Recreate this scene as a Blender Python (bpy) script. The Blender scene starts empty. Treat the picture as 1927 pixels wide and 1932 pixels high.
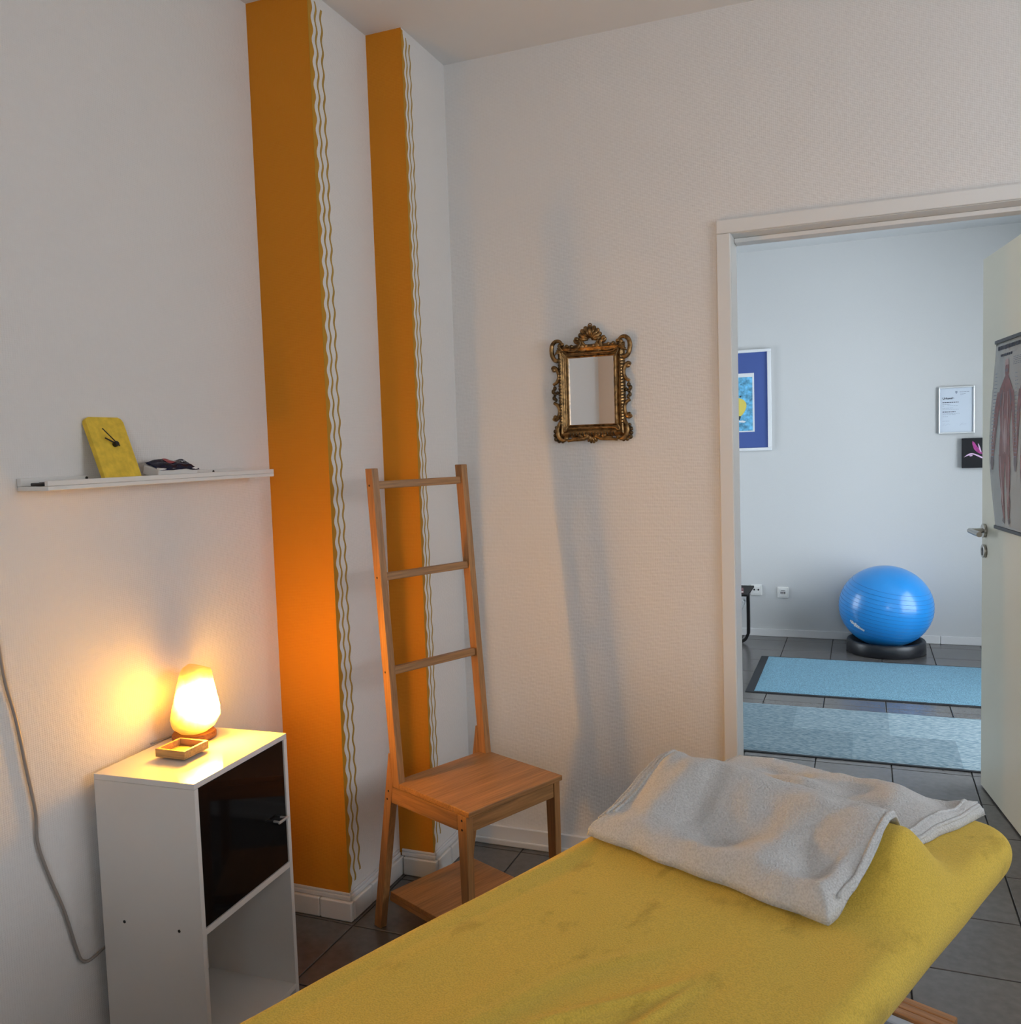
import bpy, bmesh, math, random
from mathutils import Vector, Matrix, noise

random.seed(7)
sc = bpy.context.scene
C = sc.collection
PI = math.pi

# ------------------------------------------------------------------ camera
YAW, PITCH, ROLL, CAMH, FPX = 0.3784, -0.0702, -0.0325, 1.3485, 1676.4
cy, sy = math.cos(YAW), math.sin(YAW)
fw = Vector((-sy*math.cos(PITCH), cy*math.cos(PITCH), math.sin(PITCH)))
rt = Vector((cy, sy, 0)); up = rt.cross(fw)
r2 = rt*math.cos(ROLL) + up*math.sin(ROLL)
u2 = up*math.cos(ROLL) - rt*math.sin(ROLL)
cam_data = bpy.data.cameras.new('camera')
cam = bpy.data.objects.new('camera', cam_data); C.objects.link(cam)
cam.matrix_world = Matrix(((r2.x, u2.x, -fw.x, 0), (r2.y, u2.y, -fw.y, 0), (r2.z, u2.z, -fw.z, CAMH), (0, 0, 0, 1)))
cam_data.sensor_fit = 'HORIZONTAL'; cam_data.sensor_width = 36.0
cam_data.lens = FPX/1927*36.0
cam_data.clip_start = 0.02
sc.camera = cam

# ------------------------------------------------------------------ world, exposure
w = bpy.data.worlds.new('overcast_sky'); sc.world = w; w.use_nodes = True
bg = w.node_tree.nodes['Background']
bg.inputs[0].default_value = (0.80, 0.90, 1.0, 1)
bg.inputs[1].default_value = 8.6
sc.view_settings.view_transform = 'Standard'
sc.view_settings.look = 'None'
sc.view_settings.gamma = 1.0
sc.view_settings.use_curve_mapping = False
sc.view_settings.exposure = 0.08
sc.cycles.use_denoising = True
sc.cycles.max_bounces = 5
sc.cycles.diffuse_bounces = 4
sc.cycles.glossy_bounces = 3
sc.cycles.caustics_reflective = False
sc.cycles.caustics_refractive = False
sc.cycles.use_adaptive_sampling = True
sc.cycles.adaptive_threshold = 0.12
sc.cycles.adaptive_min_samples = 16
sc.cycles.sample_clamp_indirect = 6.0

# ------------------------------------------------------------------ room numbers (metres)
L, P1, A1, P2, A2, D, H = -1.595, 2.136, -1.3935, 2.443, -1.2724, 2.735, 2.612
T = 0.12                    # thickness of the wall with the door
FY = 6.311                  # far wall of the next room
NR, NB = 1.80, -1.80        # right and rear wall of this room
FL, FR, FH = -2.60, 1.95, 2.63
OX0, OX1, OZ = -0.359, 0.56, 1.963   # door opening

# windows: daylight portals sit in the openings
NW = (1.30, 2.30, 1.00, 2.15)       # near room, right wall   (y0,y1,z0,z1)
NW2 = (0.15, 1.45, 0.90, 2.20)      # added to brighten rear-facing surfaces: near room, rear wall    (x0,x1,z0,z1)
FW1 = (4.85, 5.75, 0.10, 1.95)       # next room, left wall
FW2 = (3.30, 5.40, 0.05, 2.35)       # next room, right wall
def portal(name, loc, sy_, sz_, rot):
    d = bpy.data.lights.new(name, 'AREA'); d.shape = 'RECTANGLE'; d.size = sy_; d.size_y = sz_
    d.cycles.is_portal = True
    o = bpy.data.objects.new(name, d); C.objects.link(o); o.location = loc; o.rotation_euler = rot
    return o
portal('daylight_portal', (NR+0.06, (NW[0]+NW[1])/2, (NW[2]+NW[3])/2), NW[3]-NW[2], NW[1]-NW[0], (0, PI/2, 0))
portal('daylight_portal', ((NW2[0]+NW2[1])/2, NB-0.06, (NW2[2]+NW2[3])/2), NW2[1]-NW2[0], NW2[3]-NW2[2], (PI/2, 0, 0))
portal('daylight_portal', (FL-0.06, (FW1[0]+FW1[1])/2, (FW1[2]+FW1[3])/2), FW1[3]-FW1[2], FW1[1]-FW1[0], (0, -PI/2, 0))
portal('daylight_portal', (FR+0.06, (FW2[0]+FW2[1])/2, (FW2[2]+FW2[3])/2), FW2[3]-FW2[2], FW2[1]-FW2[0], (0, PI/2, 0))

# ------------------------------------------------------------------ helpers
def new_mat(name):
    m = bpy.data.materials.new(name); m.use_nodes = True
    return m, m.node_tree.nodes, m.node_tree.links, m.node_tree.nodes['Principled BSDF']

def mat(name, col, rough=0.6, metal=0.0, spec=0.5, bump=None, var=None, sheen=0.0, coat=0.0, rand=0.0):
    """col rgb; bump=(scale,strength,distance); var=(scale,amount[,stretch xyz]) colour mottling"""
    m, n, l, b = new_mat(name)
    b.inputs['Base Color'].default_value = (*col, 1)
    b.inputs['Roughness'].default_value = rough
    b.inputs['Metallic'].default_value = metal
    b.inputs['Specular IOR Level'].default_value = spec
    if sheen:
        b.inputs['Sheen Weight'].default_value = sheen
        b.inputs['Sheen Roughness'].default_value = 0.6
    if coat:
        b.inputs['Coat Weight'].default_value = coat
    tc = n.new('ShaderNodeTexCoord')
    src = None
    if var:
        mp = n.new('ShaderNodeMapping'); l.new(tc.outputs['Object'], mp.inputs[0])
        if len(var) > 2: mp.inputs['Scale'].default_value = var[2]
        nz = n.new('ShaderNodeTexNoise'); nz.inputs['Scale'].default_value = var[0]; nz.inputs['Detail'].default_value = 5
        l.new(mp.outputs[0], nz.inputs['Vector'])
        rp = n.new('ShaderNodeValToRGB')
        a = var[1]
        rp.color_ramp.elements[0].position = 0.3; rp.color_ramp.elements[1].position = 0.7
        rp.color_ramp.elements[0].color = (*[c*(1-a) for c in col], 1)
        rp.color_ramp.elements[1].color = (*[min(1, c*(1+a)) for c in col], 1)
        l.new(nz.outputs['Fac'], rp.inputs[0]); src = rp.outputs[0]
    if rand:
        oi = n.new('ShaderNodeObjectInfo'); mr = n.new('ShaderNodeMapRange')
        mr.inputs['To Min'].default_value = 1-rand; mr.inputs['To Max'].default_value = 1+rand
        l.new(oi.outputs['Random'], mr.inputs['Value'])
        mx = n.new('ShaderNodeVectorMath'); mx.operation = 'SCALE'
        if src: l.new(src, mx.inputs[0])
        else: mx.inputs[0].default_value = col
        l.new(mr.outputs[0], mx.inputs['Scale']); src = mx.outputs[0]
    if src: l.new(src, b.inputs['Base Color'])
    if bump:
        nz = n.new('ShaderNodeTexNoise'); nz.inputs['Scale'].default_value = bump[0]; nz.inputs['Detail'].default_value = 4
        l.new(tc.outputs['Object'], nz.inputs['Vector'])
        bp = n.new('ShaderNodeBump'); bp.inputs['Strength'].default_value = bump[1]; bp.inputs['Distance'].default_value = bump[2]
        l.new(nz.outputs['Fac'], bp.inputs['Height']); l.new(bp.outputs[0], b.inputs['Normal'])
    return m

def wallpaper(name, col, strength=0.42):
    """painted woven glass-fibre wallpaper: small regular dimples"""
    m, n, l, b = new_mat(name)
    b.inputs['Base Color'].default_value = (*col, 1); b.inputs['Roughness'].default_value = 0.72
    b.inputs['Specular IOR Level'].default_value = 0.3
    tc = n.new('ShaderNodeTexCoord')
    # weave: two crossed diagonal ripples over the wall plane, broken up by a coarse noise
    nz = n.new('ShaderNodeTexNoise'); nz.inputs['Scale'].default_value = 95; nz.inputs['Detail'].default_value = 0.0
    l.new(tc.outputs['Object'], nz.inputs['Vector'])
    def ripple(sign):
        dt = n.new('ShaderNodeVectorMath'); dt.operation = 'DOT_PRODUCT'; dt.inputs[1].default_value = (560, 560, 700*sign)
        l.new(tc.outputs['Object'], dt.inputs[0])
        ml = n.new('ShaderNodeMath'); ml.operation = 'MULTIPLY_ADD'; ml.inputs[1].default_value = 2.2; l.new(nz.outputs['Fac'], ml.inputs[0]); l.new(dt.outputs['Value'], ml.inputs[2])
        sn = n.new('ShaderNodeMath'); sn.operation = 'SINE'; l.new(ml.outputs[0], sn.inputs[0]); return sn.outputs[0]
    pr = n.new('ShaderNodeMath'); pr.operation = 'MULTIPLY'; l.new(ripple(1), pr.inputs[0]); l.new(ripple(-1), pr.inputs[1])
    hh = n.new('ShaderNodeMath'); hh.operation = 'MULTIPLY_ADD'; hh.inputs[1].default_value = 0.28; l.new(pr.outputs[0], hh.inputs[0]); l.new(nz.outputs['Fac'], hh.inputs[2])
    bp = n.new('ShaderNodeBump'); bp.inputs['Strength'].default_value = strength; bp.inputs['Distance'].default_value = 0.0022
    l.new(hh.outputs[0], bp.inputs['Height']); l.new(bp.outputs[0], b.inputs['Normal'])
    return m

def wood(name, col, axis, dark=0.58, scale=60):
    m, n, l, b = new_mat(name)
    tc = n.new('ShaderNodeTexCoord'); mp = n.new('ShaderNodeMapping')
    s = [1, 1, 1]; s[axis] = 0.045
    mp.inputs['Scale'].default_value = s
    l.new(tc.outputs['Object'], mp.inputs[0])
    nz = n.new('ShaderNodeTexNoise'); nz.inputs['Scale'].default_value = scale*3.2; nz.inputs['Detail'].default_value = 3
    l.new(mp.outputs[0], nz.inputs['Vector'])
    nz2 = n.new('ShaderNodeTexNoise'); nz2.inputs['Scale'].default_value = scale*0.55; nz2.inputs['Detail'].default_value = 1
    l.new(mp.outputs[0], nz2.inputs['Vector'])
    mx = n.new('ShaderNodeMix'); mx.inputs['Factor'].default_value = 0.4
    l.new(nz.outputs['Fac'], mx.inputs['A']); l.new(nz2.outputs['Fac'], mx.inputs['B'])
    rp = n.new('ShaderNodeValToRGB')
    rp.color_ramp.elements[0].position = 0.36; rp.color_ramp.elements[1].position = 0.62
    rp.color_ramp.elements[0].color = (*[c*dark for c in col], 1); rp.color_ramp.elements[1].color = (*col, 1)
    l.new(mx.outputs[0], rp.inputs[0]); l.new(rp.outputs[0], b.inputs['Base Color'])
    b.inputs['Roughness'].default_value = 0.48
    bp = n.new('ShaderNodeBump'); bp.inputs['Strength'].default_value = 0.08; bp.inputs['Distance'].default_value = 0.001
    l.new(nz.outputs['Fac'], bp.inputs['Height']); l.new(bp.outputs[0], b.inputs['Normal'])
    return m

def mesh_obj(name, bm, m, parent=None, smooth=False, loc=None):
    me = bpy.data.meshes.new(name)
    bmesh.ops.recalc_face_normals(bm, faces=bm.faces)
    bm.to_mesh(me); bm.free()
    for mm in (m if isinstance(m, (list, tuple)) else [m]): me.materials.append(mm)
    if smooth:
        for p in me.polygons: p.use_smooth = True
    o = bpy.data.objects.new(name, me); C.objects.link(o)
    if parent: o.parent = parent
    if loc: o.location = loc
    return o

def tag(o, label, cat, group=None):
    o['label'] = label; o['category'] = cat
    if group: o['group'] = group
    return o
def thing(name, label, cat, loc=(0, 0, 0), rz=0.0, group=None):
    o = bpy.data.objects.new(name, None); C.objects.link(o)
    o.empty_display_size = 0.05
    o.location = loc; o.rotation_euler = (0, 0, rz)
    return tag(o, label, cat, group)
def struct(o): o['kind'] = 'structure'; return o

def box(bm, x0, x1, y0, y1, z0, z1, bev=0.0, seg=2, mi=0):
    vs = [bm.verts.new(v) for v in ((x0,y0,z0),(x1,y0,z0),(x1,y1,z0),(x0,y1,z0),(x0,y0,z1),(x1,y0,z1),(x1,y1,z1),(x0,y1,z1))]
    fs = [bm.faces.new([vs[i] for i in f]) for f in ((0,3,2,1),(4,5,6,7),(0,1,5,4),(1,2,6,5),(2,3,7,6),(3,0,4,7))]
    for f in fs: f.material_index = mi
    if bev:
        es = list({e for f in fs for e in f.edges})
        r = bmesh.ops.bevel(bm, geom=es, offset=bev, segments=seg, affect='EDGES', profile=0.5)
        for f in r['faces']: f.material_index = mi
    return vs
def B(): return bmesh.new()
def bx(name, m, parent, *a, **k):
    bm = B(); box(bm, *a, **k); return mesh_obj(name, bm, m, parent)

def prism(bm, pts, h0, h1, axis='z', bev=0.0):
    """extrude 2D polygon; axis z: pts (x,y); axis y: pts (x,z)"""
    def P(p, h): return (p[0], p[1], h) if axis == 'z' else ((p[0], h, p[1]) if axis == 'y' else (h, p[0], p[1]))
    a = [bm.verts.new(P(p, h0)) for p in pts]; b = [bm.verts.new(P(p, h1)) for p in pts]
    n = len(pts); fs = [bm.faces.new(a[::-1]), bm.faces.new(b)]
    for i in range(n): fs.append(bm.faces.new((a[i], a[(i+1) % n], b[(i+1) % n], b[i])))
    if bev:
        bmesh.ops.bevel(bm, geom=list({e for f in fs for e in f.edges}), offset=bev, segments=2, affect='EDGES', profile=0.5)

def tube(bm, pts, rad, seg=8, cap=True, flat=None):
    """sweep a circle (or ellipse with flat=(axis vector, factor)) along points; rad number or list"""
    pts = [Vector(p) for p in pts]; n = len(pts)
    if not isinstance(rad, (list, tuple)): rad = [rad]*n
    t0 = (pts[1]-pts[0]).normalized()
    ref = Vector((0, 0, 1)) if abs(t0.z) < 0.9 else Vector((1, 0, 0))
    nrm = t0.cross(ref).normalized()
    rings = []
    for i in range(n):
        t = (pts[min(i+1, n-1)]-pts[max(i-1, 0)]).normalized()
        nrm = (nrm - t*nrm.dot(t)).normalized(); bn = t.cross(nrm)
        ring = []
        for k in range(seg):
            a = 2*PI*k/seg
            d = nrm*math.cos(a)+bn*math.sin(a)
            if flat: d = d - flat[0]*(d.dot(flat[0]))*(1-flat[1])
            ring.append(bm.verts.new(pts[i]+d*rad[i]))
        rings.append(ring)
    for i in range(n-1):
        for k in range(seg):
            bm.faces.new((rings[i][k], rings[i][(k+1) % seg], rings[i+1][(k+1) % seg], rings[i+1][k]))
    if cap:
        bm.faces.new(rings[0][::-1]); bm.faces.new(rings[-1])

def lathe(bm, prof, seg=32, c=(0, 0, 0)):
    """prof list of (r,z)"""
    rings = []
    for r, z in prof:
        if r < 1e-6: rings.append([bm.verts.new((c[0], c[1], c[2]+z))])
        else: rings.append([bm.verts.new((c[0]+r*math.cos(2*PI*k/seg), c[1]+r*math.sin(2*PI*k/seg), c[2]+z)) for k in range(seg)])
    for a, b in zip(rings, rings[1:]):
        for k in range(seg):
            k2 = (k+1) % seg
            if len(a) == 1 and len(b) == 1: continue
            if len(a) == 1: bm.faces.new((a[0], b[k2], b[k]))
            elif len(b) == 1: bm.faces.new((a[k], a[k2], b[0]))
            else: bm.faces.new((a[k], a[k2], b[k2], b[k]))

def ellipsoid(bm, c, rx, ry, rz, seg=16, rings=10, rot=None):
    r = bmesh.ops.create_uvsphere(bm, u_segments=seg, v_segments=rings, radius=1.0)
    M = Matrix.Translation(c) @ (rot.to_4x4() if rot else Matrix.Identity(4)) @ Matrix.Diagonal((rx, ry, rz, 1))
    bmesh.ops.transform(bm, matrix=M, verts=r['verts'])

def grid(bm, nu, nv, f):
    vs = [[bm.verts.new(f(i/nu, j/nv)) for j in range(nv+1)] for i in range(nu+1)]
    for i in range(nu):
        for j in range(nv): bm.faces.new((vs[i][j], vs[i+1][j], vs[i+1][j+1], vs[i][j+1]))
    return vs
def sstep(a, b, x):
    t = max(0.0, min(1.0, (x-a)/(b-a))); return t*t*(3-2*t)
def lerp_tab(tab, x):
    if x <= tab[0][0]: return tab[0][1]
    for (x0, y0), (x1, y1) in zip(tab, tab[1:]):
        if x <= x1:
            t = (x-x0)/(x1-x0); t = t*t*(3-2*t)
            return y0+(y1-y0)*t
    return tab[-1][1]

# ------------------------------------------------------------------ materials
M = {}
M['wall'] = wallpaper('wall_paint', (0.75, 0.72, 0.69))
M['orange'] = wallpaper('orange_wall_paint', (0.64, 0.228, 0.009), 0.35)
M['farwall'] = mat('far_wall_plaster', (0.60, 0.60, 0.592), 0.8, spec=0.2, bump=(160, 0.25, 0.002))
M['ceil'] = mat('ceiling_paint', (0.74, 0.72, 0.70), 0.85, spec=0.2, bump=(220, 0.2, 0.0015))
M['gold'] = mat('gold_paint', (0.42, 0.25, 0.035), 0.45, bump=(300, 0.1, 0.001))
M['ochre'] = mat('ochre_edge_paint', (0.50, 0.24, 0.012), 0.6)
M['white_lacq'] = mat('white_door_frame_lacquer', (0.74, 0.72, 0.69), 0.42)
M['cream'] = mat('cream_door_laminate', (0.76, 0.72, 0.58), 0.40, bump=(90, 0.05, 0.001))
M['tile'] = mat('grey_floor_tile', (0.108, 0.100, 0.094), 0.25, spec=0.9, var=(40, 0.12), bump=(55, 0.06, 0.001), rand=0.07)
M['grout'] = mat('dark_grout', (0.022, 0.020, 0.018), 0.9)
M['skirt'] = mat('white_glazed_skirting_tile', (0.72, 0.70, 0.67), 0.30, bump=(14, 0.1, 0.002))
M['base'] = mat('white_skirting_board', (0.72, 0.71, 0.70), 0.45)
M['bamboo_z'] = wood('bamboo_grain_upright', (0.44, 0.205, 0.068), 2)
M['bamboo_x'] = wood('bamboo_grain_lengthwise', (0.44, 0.205, 0.068), 0)
M['bamboo_y'] = wood('bamboo_grain_crosswise', (0.44, 0.205, 0.068), 1)
M['hole'] = mat('dark_hole', (0.015, 0.012, 0.01), 0.8)
M['cab'] = mat('white_gloss_laminate', (0.72, 0.675, 0.63), 0.25, spec=0.5)
M['cab_top'] = mat('white_high_gloss_top', (0.74, 0.70, 0.66), 0.045, spec=0.7)
M['cab_in'] = mat('white_matt_laminate', (0.60, 0.57, 0.53), 0.5)
M['black_gloss'] = mat('black_glass_door', (0.006, 0.005, 0.005), 0.06, spec=0.18)
M['chrome'] = mat('satin_nickel', (0.72, 0.70, 0.68), 0.35, metal=0.7)
M['steel'] = mat('brushed_steel', (0.42, 0.40, 0.36), 0.28, metal=1.0)
M['yellow_clock'] = mat('yellow_cast_clock_face', (0.74, 0.50, 0.045), 0.65, var=(55, 0.16), bump=(140, 0.2, 0.001))
M['black'] = mat('black_plastic', (0.012, 0.011, 0.011), 0.4)
M['navy'] = mat('navy_plastic_film', (0.012, 0.014, 0.055), 0.22, coat=0.5, bump=(60, 0.35, 0.003))
M['paper'] = mat('white_paper', (0.72, 0.68, 0.64), 0.75, bump=(120, 0.15, 0.001))
M['red'] = mat('red_print', (0.30, 0.02, 0.03), 0.35)
M['white_print'] = mat('white_print', (0.75, 0.75, 0.78), 0.4)
M['cord'] = mat('grey_cord_sheath', (0.30, 0.26, 0.23), 0.45)
M['lampwood'] = wood('lamp_base_wood', (0.36, 0.13, 0.04), 0)
M['traywood'] = wood('tray_wood', (0.55, 0.33, 0.13), 0)
M['bronze'] = mat('aged_gold_bronze', (0.26, 0.145, 0.055), 0.33, metal=0.85, var=(70, 0.75), bump=(180, 0.3, 0.002))
M['bronze_dark'] = mat('dark_patina_bronze', (0.10, 0.06, 0.025), 0.4, metal=0.7, var=(80, 0.5))
M['mirror'] = mat('mirror_silver', (0.93, 0.92, 0.91), 0.02, metal=1.0)
M['ball_line'] = mat('dark_blue_vinyl_groove', (0.012, 0.12, 0.38), 0.4)
M['ball'] = mat('blue_vinyl', (0.016, 0.25, 0.66), 0.30, spec=0.55, coat=0.25)
M['ringblack'] = mat('black_ring_rubber', (0.012, 0.013, 0.016), 0.38)
M['rubber'] = mat('black_rubber_edge', (0.012, 0.014, 0.018), 0.7)
M['beech'] = wood('beech_foot_wood', (0.44, 0.22, 0.09), 0)
M['greymetal'] = mat('grey_lacquered_steel', (0.42, 0.44, 0.47), 0.4)
M['alu'] = mat('silver_aluminium_frame', (0.80, 0.82, 0.85), 0.3, metal=0.9)
M['cert'] = mat('certificate_paper', (0.62, 0.68, 0.76), 0.5)
M['ink'] = mat('dark_ink', (0.03, 0.035, 0.06), 0.7)
M['ink_light'] = mat('pale_ink', (0.28, 0.32, 0.40), 0.7)
M['canvas_black'] = mat('black_canvas', (0.006, 0.006, 0.008), 0.75, bump=(400, 0.1, 0.001))
M['petal'] = mat('magenta_petal_print', (0.40, 0.045, 0.25), 0.6, var=(60, 0.3))
M['petal_light'] = mat('pale_pink_petal_print', (0.80, 0.55, 0.78), 0.6)
M['mat_blue'] = mat('royal_blue_mount', (0.055, 0.10, 0.32), 0.7)
M['frame_white'] = mat('white_picture_frame', (0.76, 0.77, 0.78), 0.35)
M['paint_cyan'] = mat('sky_blue_painting', (0.13, 0.42, 0.68), 0.6, var=(38, 0.55))
M['paint_yellow'] = mat('yellow_painted_shape', (0.72, 0.60, 0.12), 0.6)
M['paint_dark'] = mat('dark_painted_shape', (0.02, 0.04, 0.06), 0.6)
M['socket'] = mat('white_socket_plastic', (0.78, 0.77, 0.74), 0.3)
M['bentwood'] = mat('black_stained_bentwood', (0.008, 0.007, 0.007), 0.6, spec=0.2)
M['sling'] = mat('white_fabric_sling', (0.74, 0.76, 0.76), 0.8, bump=(200, 0.3, 0.002))
M['book'] = mat('dark_red_book_cover', (0.16, 0.035, 0.04), 0.5)
M['poster'] = mat('glossy_chart_paper', (0.74, 0.74, 0.72), 0.30, spec=0.4)
M['muscle'] = mat('muscle_red_print', (0.19, 0.055, 0.045), 0.45, var=(75, 0.6, (3.0, 1, 0.5)))
M['muscle_pale'] = mat('tendon_pale_print', (0.40, 0.27, 0.25), 0.35)
M['muscle_dark'] = mat('muscle_dark_print', (0.09, 0.045, 0.05), 0.35)

def fabric(name, col, fine, bump_s, dist, blotch=0.0, sheen=0.3, thr=0.60, contrast=0.80):
    m, n, l, b = new_mat(name)
    tc = n.new('ShaderNodeTexCoord')
    nz = n.new('ShaderNodeTexNoise'); nz.inputs['Scale'].default_value = fine; nz.inputs['Detail'].default_value = 3
    l.new(tc.outputs['Object'], nz.inputs['Vector'])
    rp = n.new('ShaderNodeValToRGB')
    rp.color_ramp.elements[0].position = 0.33; rp.color_ramp.elements[1].position = 0.62
    rp.color_ramp.elements[0].color = (*[c*contrast for c in col], 1); rp.color_ramp.elements[1].color = (*col, 1)
    l.new(nz.outputs['Fac'], rp.inputs[0])
    last = rp.outputs[0]
    if blotch:     # brushed-over patches of the nap
        n2 = n.new('ShaderNodeTexNoise'); n2.inputs['Scale'].default_value = 9.0; n2.inputs['Detail'].default_value = 6; n2.inputs['Roughness'].default_value = 0.62
        mp = n.new('ShaderNodeMapping'); mp.inputs['Scale'].default_value = (1.9, 1.0, 1.0)
        l.new(tc.outputs['Object'], mp.inputs[0]); l.new(mp.outputs[0], n2.inputs['Vector'])
        r3 = n.new('ShaderNodeValToRGB'); r3.color_ramp.elements[0].position = thr; r3.color_ramp.elements[1].position = thr+0.10
        r3.color_ramp.elements[0].color = (1, 1, 1, 1); r3.color_ramp.elements[1].color = (1-blotch, 1-blotch*1.05, 1-blotch*1.3, 1)
        l.new(n2.outputs['Fac'], r3.inputs[0])
        mm = n.new('ShaderNodeMix'); mm.data_type = 'RGBA'; mm.blend_type = 'MULTIPLY'; mm.inputs['Factor'].default_value = 1
        l.new(last, mm.inputs['A']); l.new(r3.outputs[0], mm.inputs['B']); last = mm.outputs['Result']
    l.new(last, b.inputs['Base Color'])
    b.inputs['Roughness'].default_value = 0.9; b.inputs['Specular IOR Level'].default_value = 0.15
    b.inputs['Sheen Weight'].default_value = sheen; b.inputs['Sheen Roughness'].default_value = 0.5
    bp = n.new('ShaderNodeBump'); bp.inputs['Strength'].default_value = bump_s; bp.inputs['Distance'].default_value = dist
    l.new(nz.outputs['Fac'], bp.inputs['Height']); l.new(bp.outputs[0], b.inputs['Normal'])
    return m
M['velour'] = fabric('mustard_terry_velour', (0.73, 0.50, 0.075), 420, 0.55, 0.004, thr=0.58, blotch=0.22, sheen=0.10)
M['fleece'] = fabric('grey_fleece', (0.63, 0.625, 0.615), 330, 0.7, 0.005, sheen=0.25)
M['mat1'] = fabric('blue_loop_pile', (0.20, 0.42, 0.55), 170, 0.9, 0.010, sheen=0.1, contrast=0.5)

def patch_mat():
    """blue-grey runner with large lighter and darker squares"""
    m, n, l, b = new_mat('patchwork_runner_pile')
    tc = n.new('ShaderNodeTexCoord')
    mp = n.new('ShaderNodeMapping'); mp.inputs['Scale'].default_value = (0.35, 1.6, 1)
    l.new(tc.outputs['Object'], mp.inputs[0])
    nz = n.new('ShaderNodeTexNoise'); nz.inputs['Scale'].default_value = 130; nz.inputs['Detail'].default_value = 4
    l.new(mp.outputs[0], nz.inputs['Vector'])
    rp = n.new('ShaderNodeValToRGB')
    rp.color_ramp.elements[0].position = 0.36; rp.color_ramp.elements[1].position = 0.66
    rp.color_ramp.elements[0].color = (0.15, 0.26, 0.32, 1); rp.color_ramp.elements[1].color = (0.46, 0.56, 0.60, 1)
    l.new(nz.outputs['Fac'], rp.inputs[0])
    br = n.new('ShaderNodeTexBrick'); br.inputs['Scale'].default_value = 1.0
    br.inputs['Mortar Size'].default_value = 0.0; br.inputs['Brick Width'].default_value = 0.42; br.inputs['Row Height'].default_value = 0.36
    br.inputs['Color1'].default_value = (0.50, 0.53, 0.55, 1); br.inputs['Color2'].default_value = (1.15, 1.12, 1.10, 1); br.offset = 0.37
    l.new(tc.outputs['Object'], br.inputs['Vector'])
    mm = n.new('ShaderNodeMix'); mm.data_type = 'RGBA'; mm.blend_type = 'MULTIPLY'; mm.inputs['Factor'].default_value = 1
    l.new(rp.outputs[0], mm.inputs['A']); l.new(br.outputs['Color'], mm.inputs['B'])
    l.new(mm.outputs['Result'], b.inputs['Base Color']); b.inputs['Roughness'].default_value = 0.95
    bp = n.new('ShaderNodeBump'); bp.inputs['Strength'].default_value = 0.6; bp.inputs['Distance'].default_value = 0.005
    l.new(nz.outputs['Fac'], bp.inputs['Height']); l.new(bp.outputs[0], b.inputs['Normal'])
    return m
M['mat2'] = patch_mat()

def glass_mat():
    m, n, l, b = new_mat('window_glass')
    tr = n.new('ShaderNodeBsdfTransparent'); gl = n.new('ShaderNodeBsdfGlossy'); gl.inputs['Roughness'].default_value = 0.02
    fr = n.new('ShaderNodeFresnel'); fr.inputs['IOR'].default_value = 1.2
    mx = n.new('ShaderNodeMixShader'); l.new(fr.outputs[0], mx.inputs[0]); l.new(tr.outputs[0], mx.inputs[1]); l.new(gl.outputs[0], mx.inputs[2])
    l.new(mx.outputs[0], n['Material Output'].inputs['Surface'])
    return m
M['glass'] = glass_mat()

# ================================================================== SETTING
# ---- floor: grout bed with single tiles
floor_bm = B()
box(floor_bm, FL-0.15, FR+0.15, NB-0.15, FY+0.15, -0.08, -0.0035)
floor = struct(mesh_obj('floor', floor_bm, M['grout']))
TX, TY, GAP = 0.2945, 0.2905, 0.0045
def tile_bm(bm, x, y, w_, d_):
    z0, z1, c = -0.0035, 0.0, 0.0012
    lo = [bm.verts.new((x+a, y+b_, z0)) for a, b_ in ((0,0),(w_,0),(w_,d_),(0,d_))]
    md = [bm.verts.new((x+a, y+b_, z1-c*0.7)) for a, b_ in ((0,0),(w_,0),(w_,d_),(0,d_))]
    hi = [bm.verts.new((x+a, y+b_, z1)) for a, b_ in ((c,c),(w_-c,c),(w_-c,d_-c),(c,d_-c))]
    bm.faces.new(hi)
    for i in range(4):
        j = (i+1) % 4
        bm.faces.new((lo[i], lo[j], md[j], md[i])); bm.faces.new((md[i], md[j], hi[j], hi[i]))
tbm = B(); tile_bm(tbm, 0, 0, TX-GAP, TY-GAP)
tile0 = mesh_obj('tile', tbm, M['tile'], floor)
def tile_at(i, j): return (0.40 + TX*i + GAP/2, 2.40 + TY*j + GAP/2)
first = True; rest = B()
for i in range(-11, 9):
    for j in range(-15, 14):
        x, y = tile_at(i, j)
        near = (-7 <= i <= 2) and (-6 <= j <= 13)
        if near:
            x1 = x; o = tile0 if first else tile0.copy()
            if not first: C.objects.link(o)
            first = False
            o.location = (x, y, random.uniform(-0.0004, 0.0))
        else:
            if FL-0.2 < x < FR+0.1 and NB-0.2 < y < FY+0.1: tile_bm(rest, x, y, TX-GAP, TY-GAP)
ro = mesh_obj('tile_field', rest, M['tile'], floor); ro['kind'] = 'stuff'

# ---- ceilings
bm = B(); box(bm, L-0.15, NR+0.15, NB-0.15, D+T/2, H, H+0.12); struct(mesh_obj('ceiling', bm, M['ceil']))
bm = B(); box(bm, FL-0.15, FR+0.15, D+T/2, FY+0.15, FH, FH+0.10); struct(mesh_obj('ceiling_next_room', bm, M['farwall']))

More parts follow.
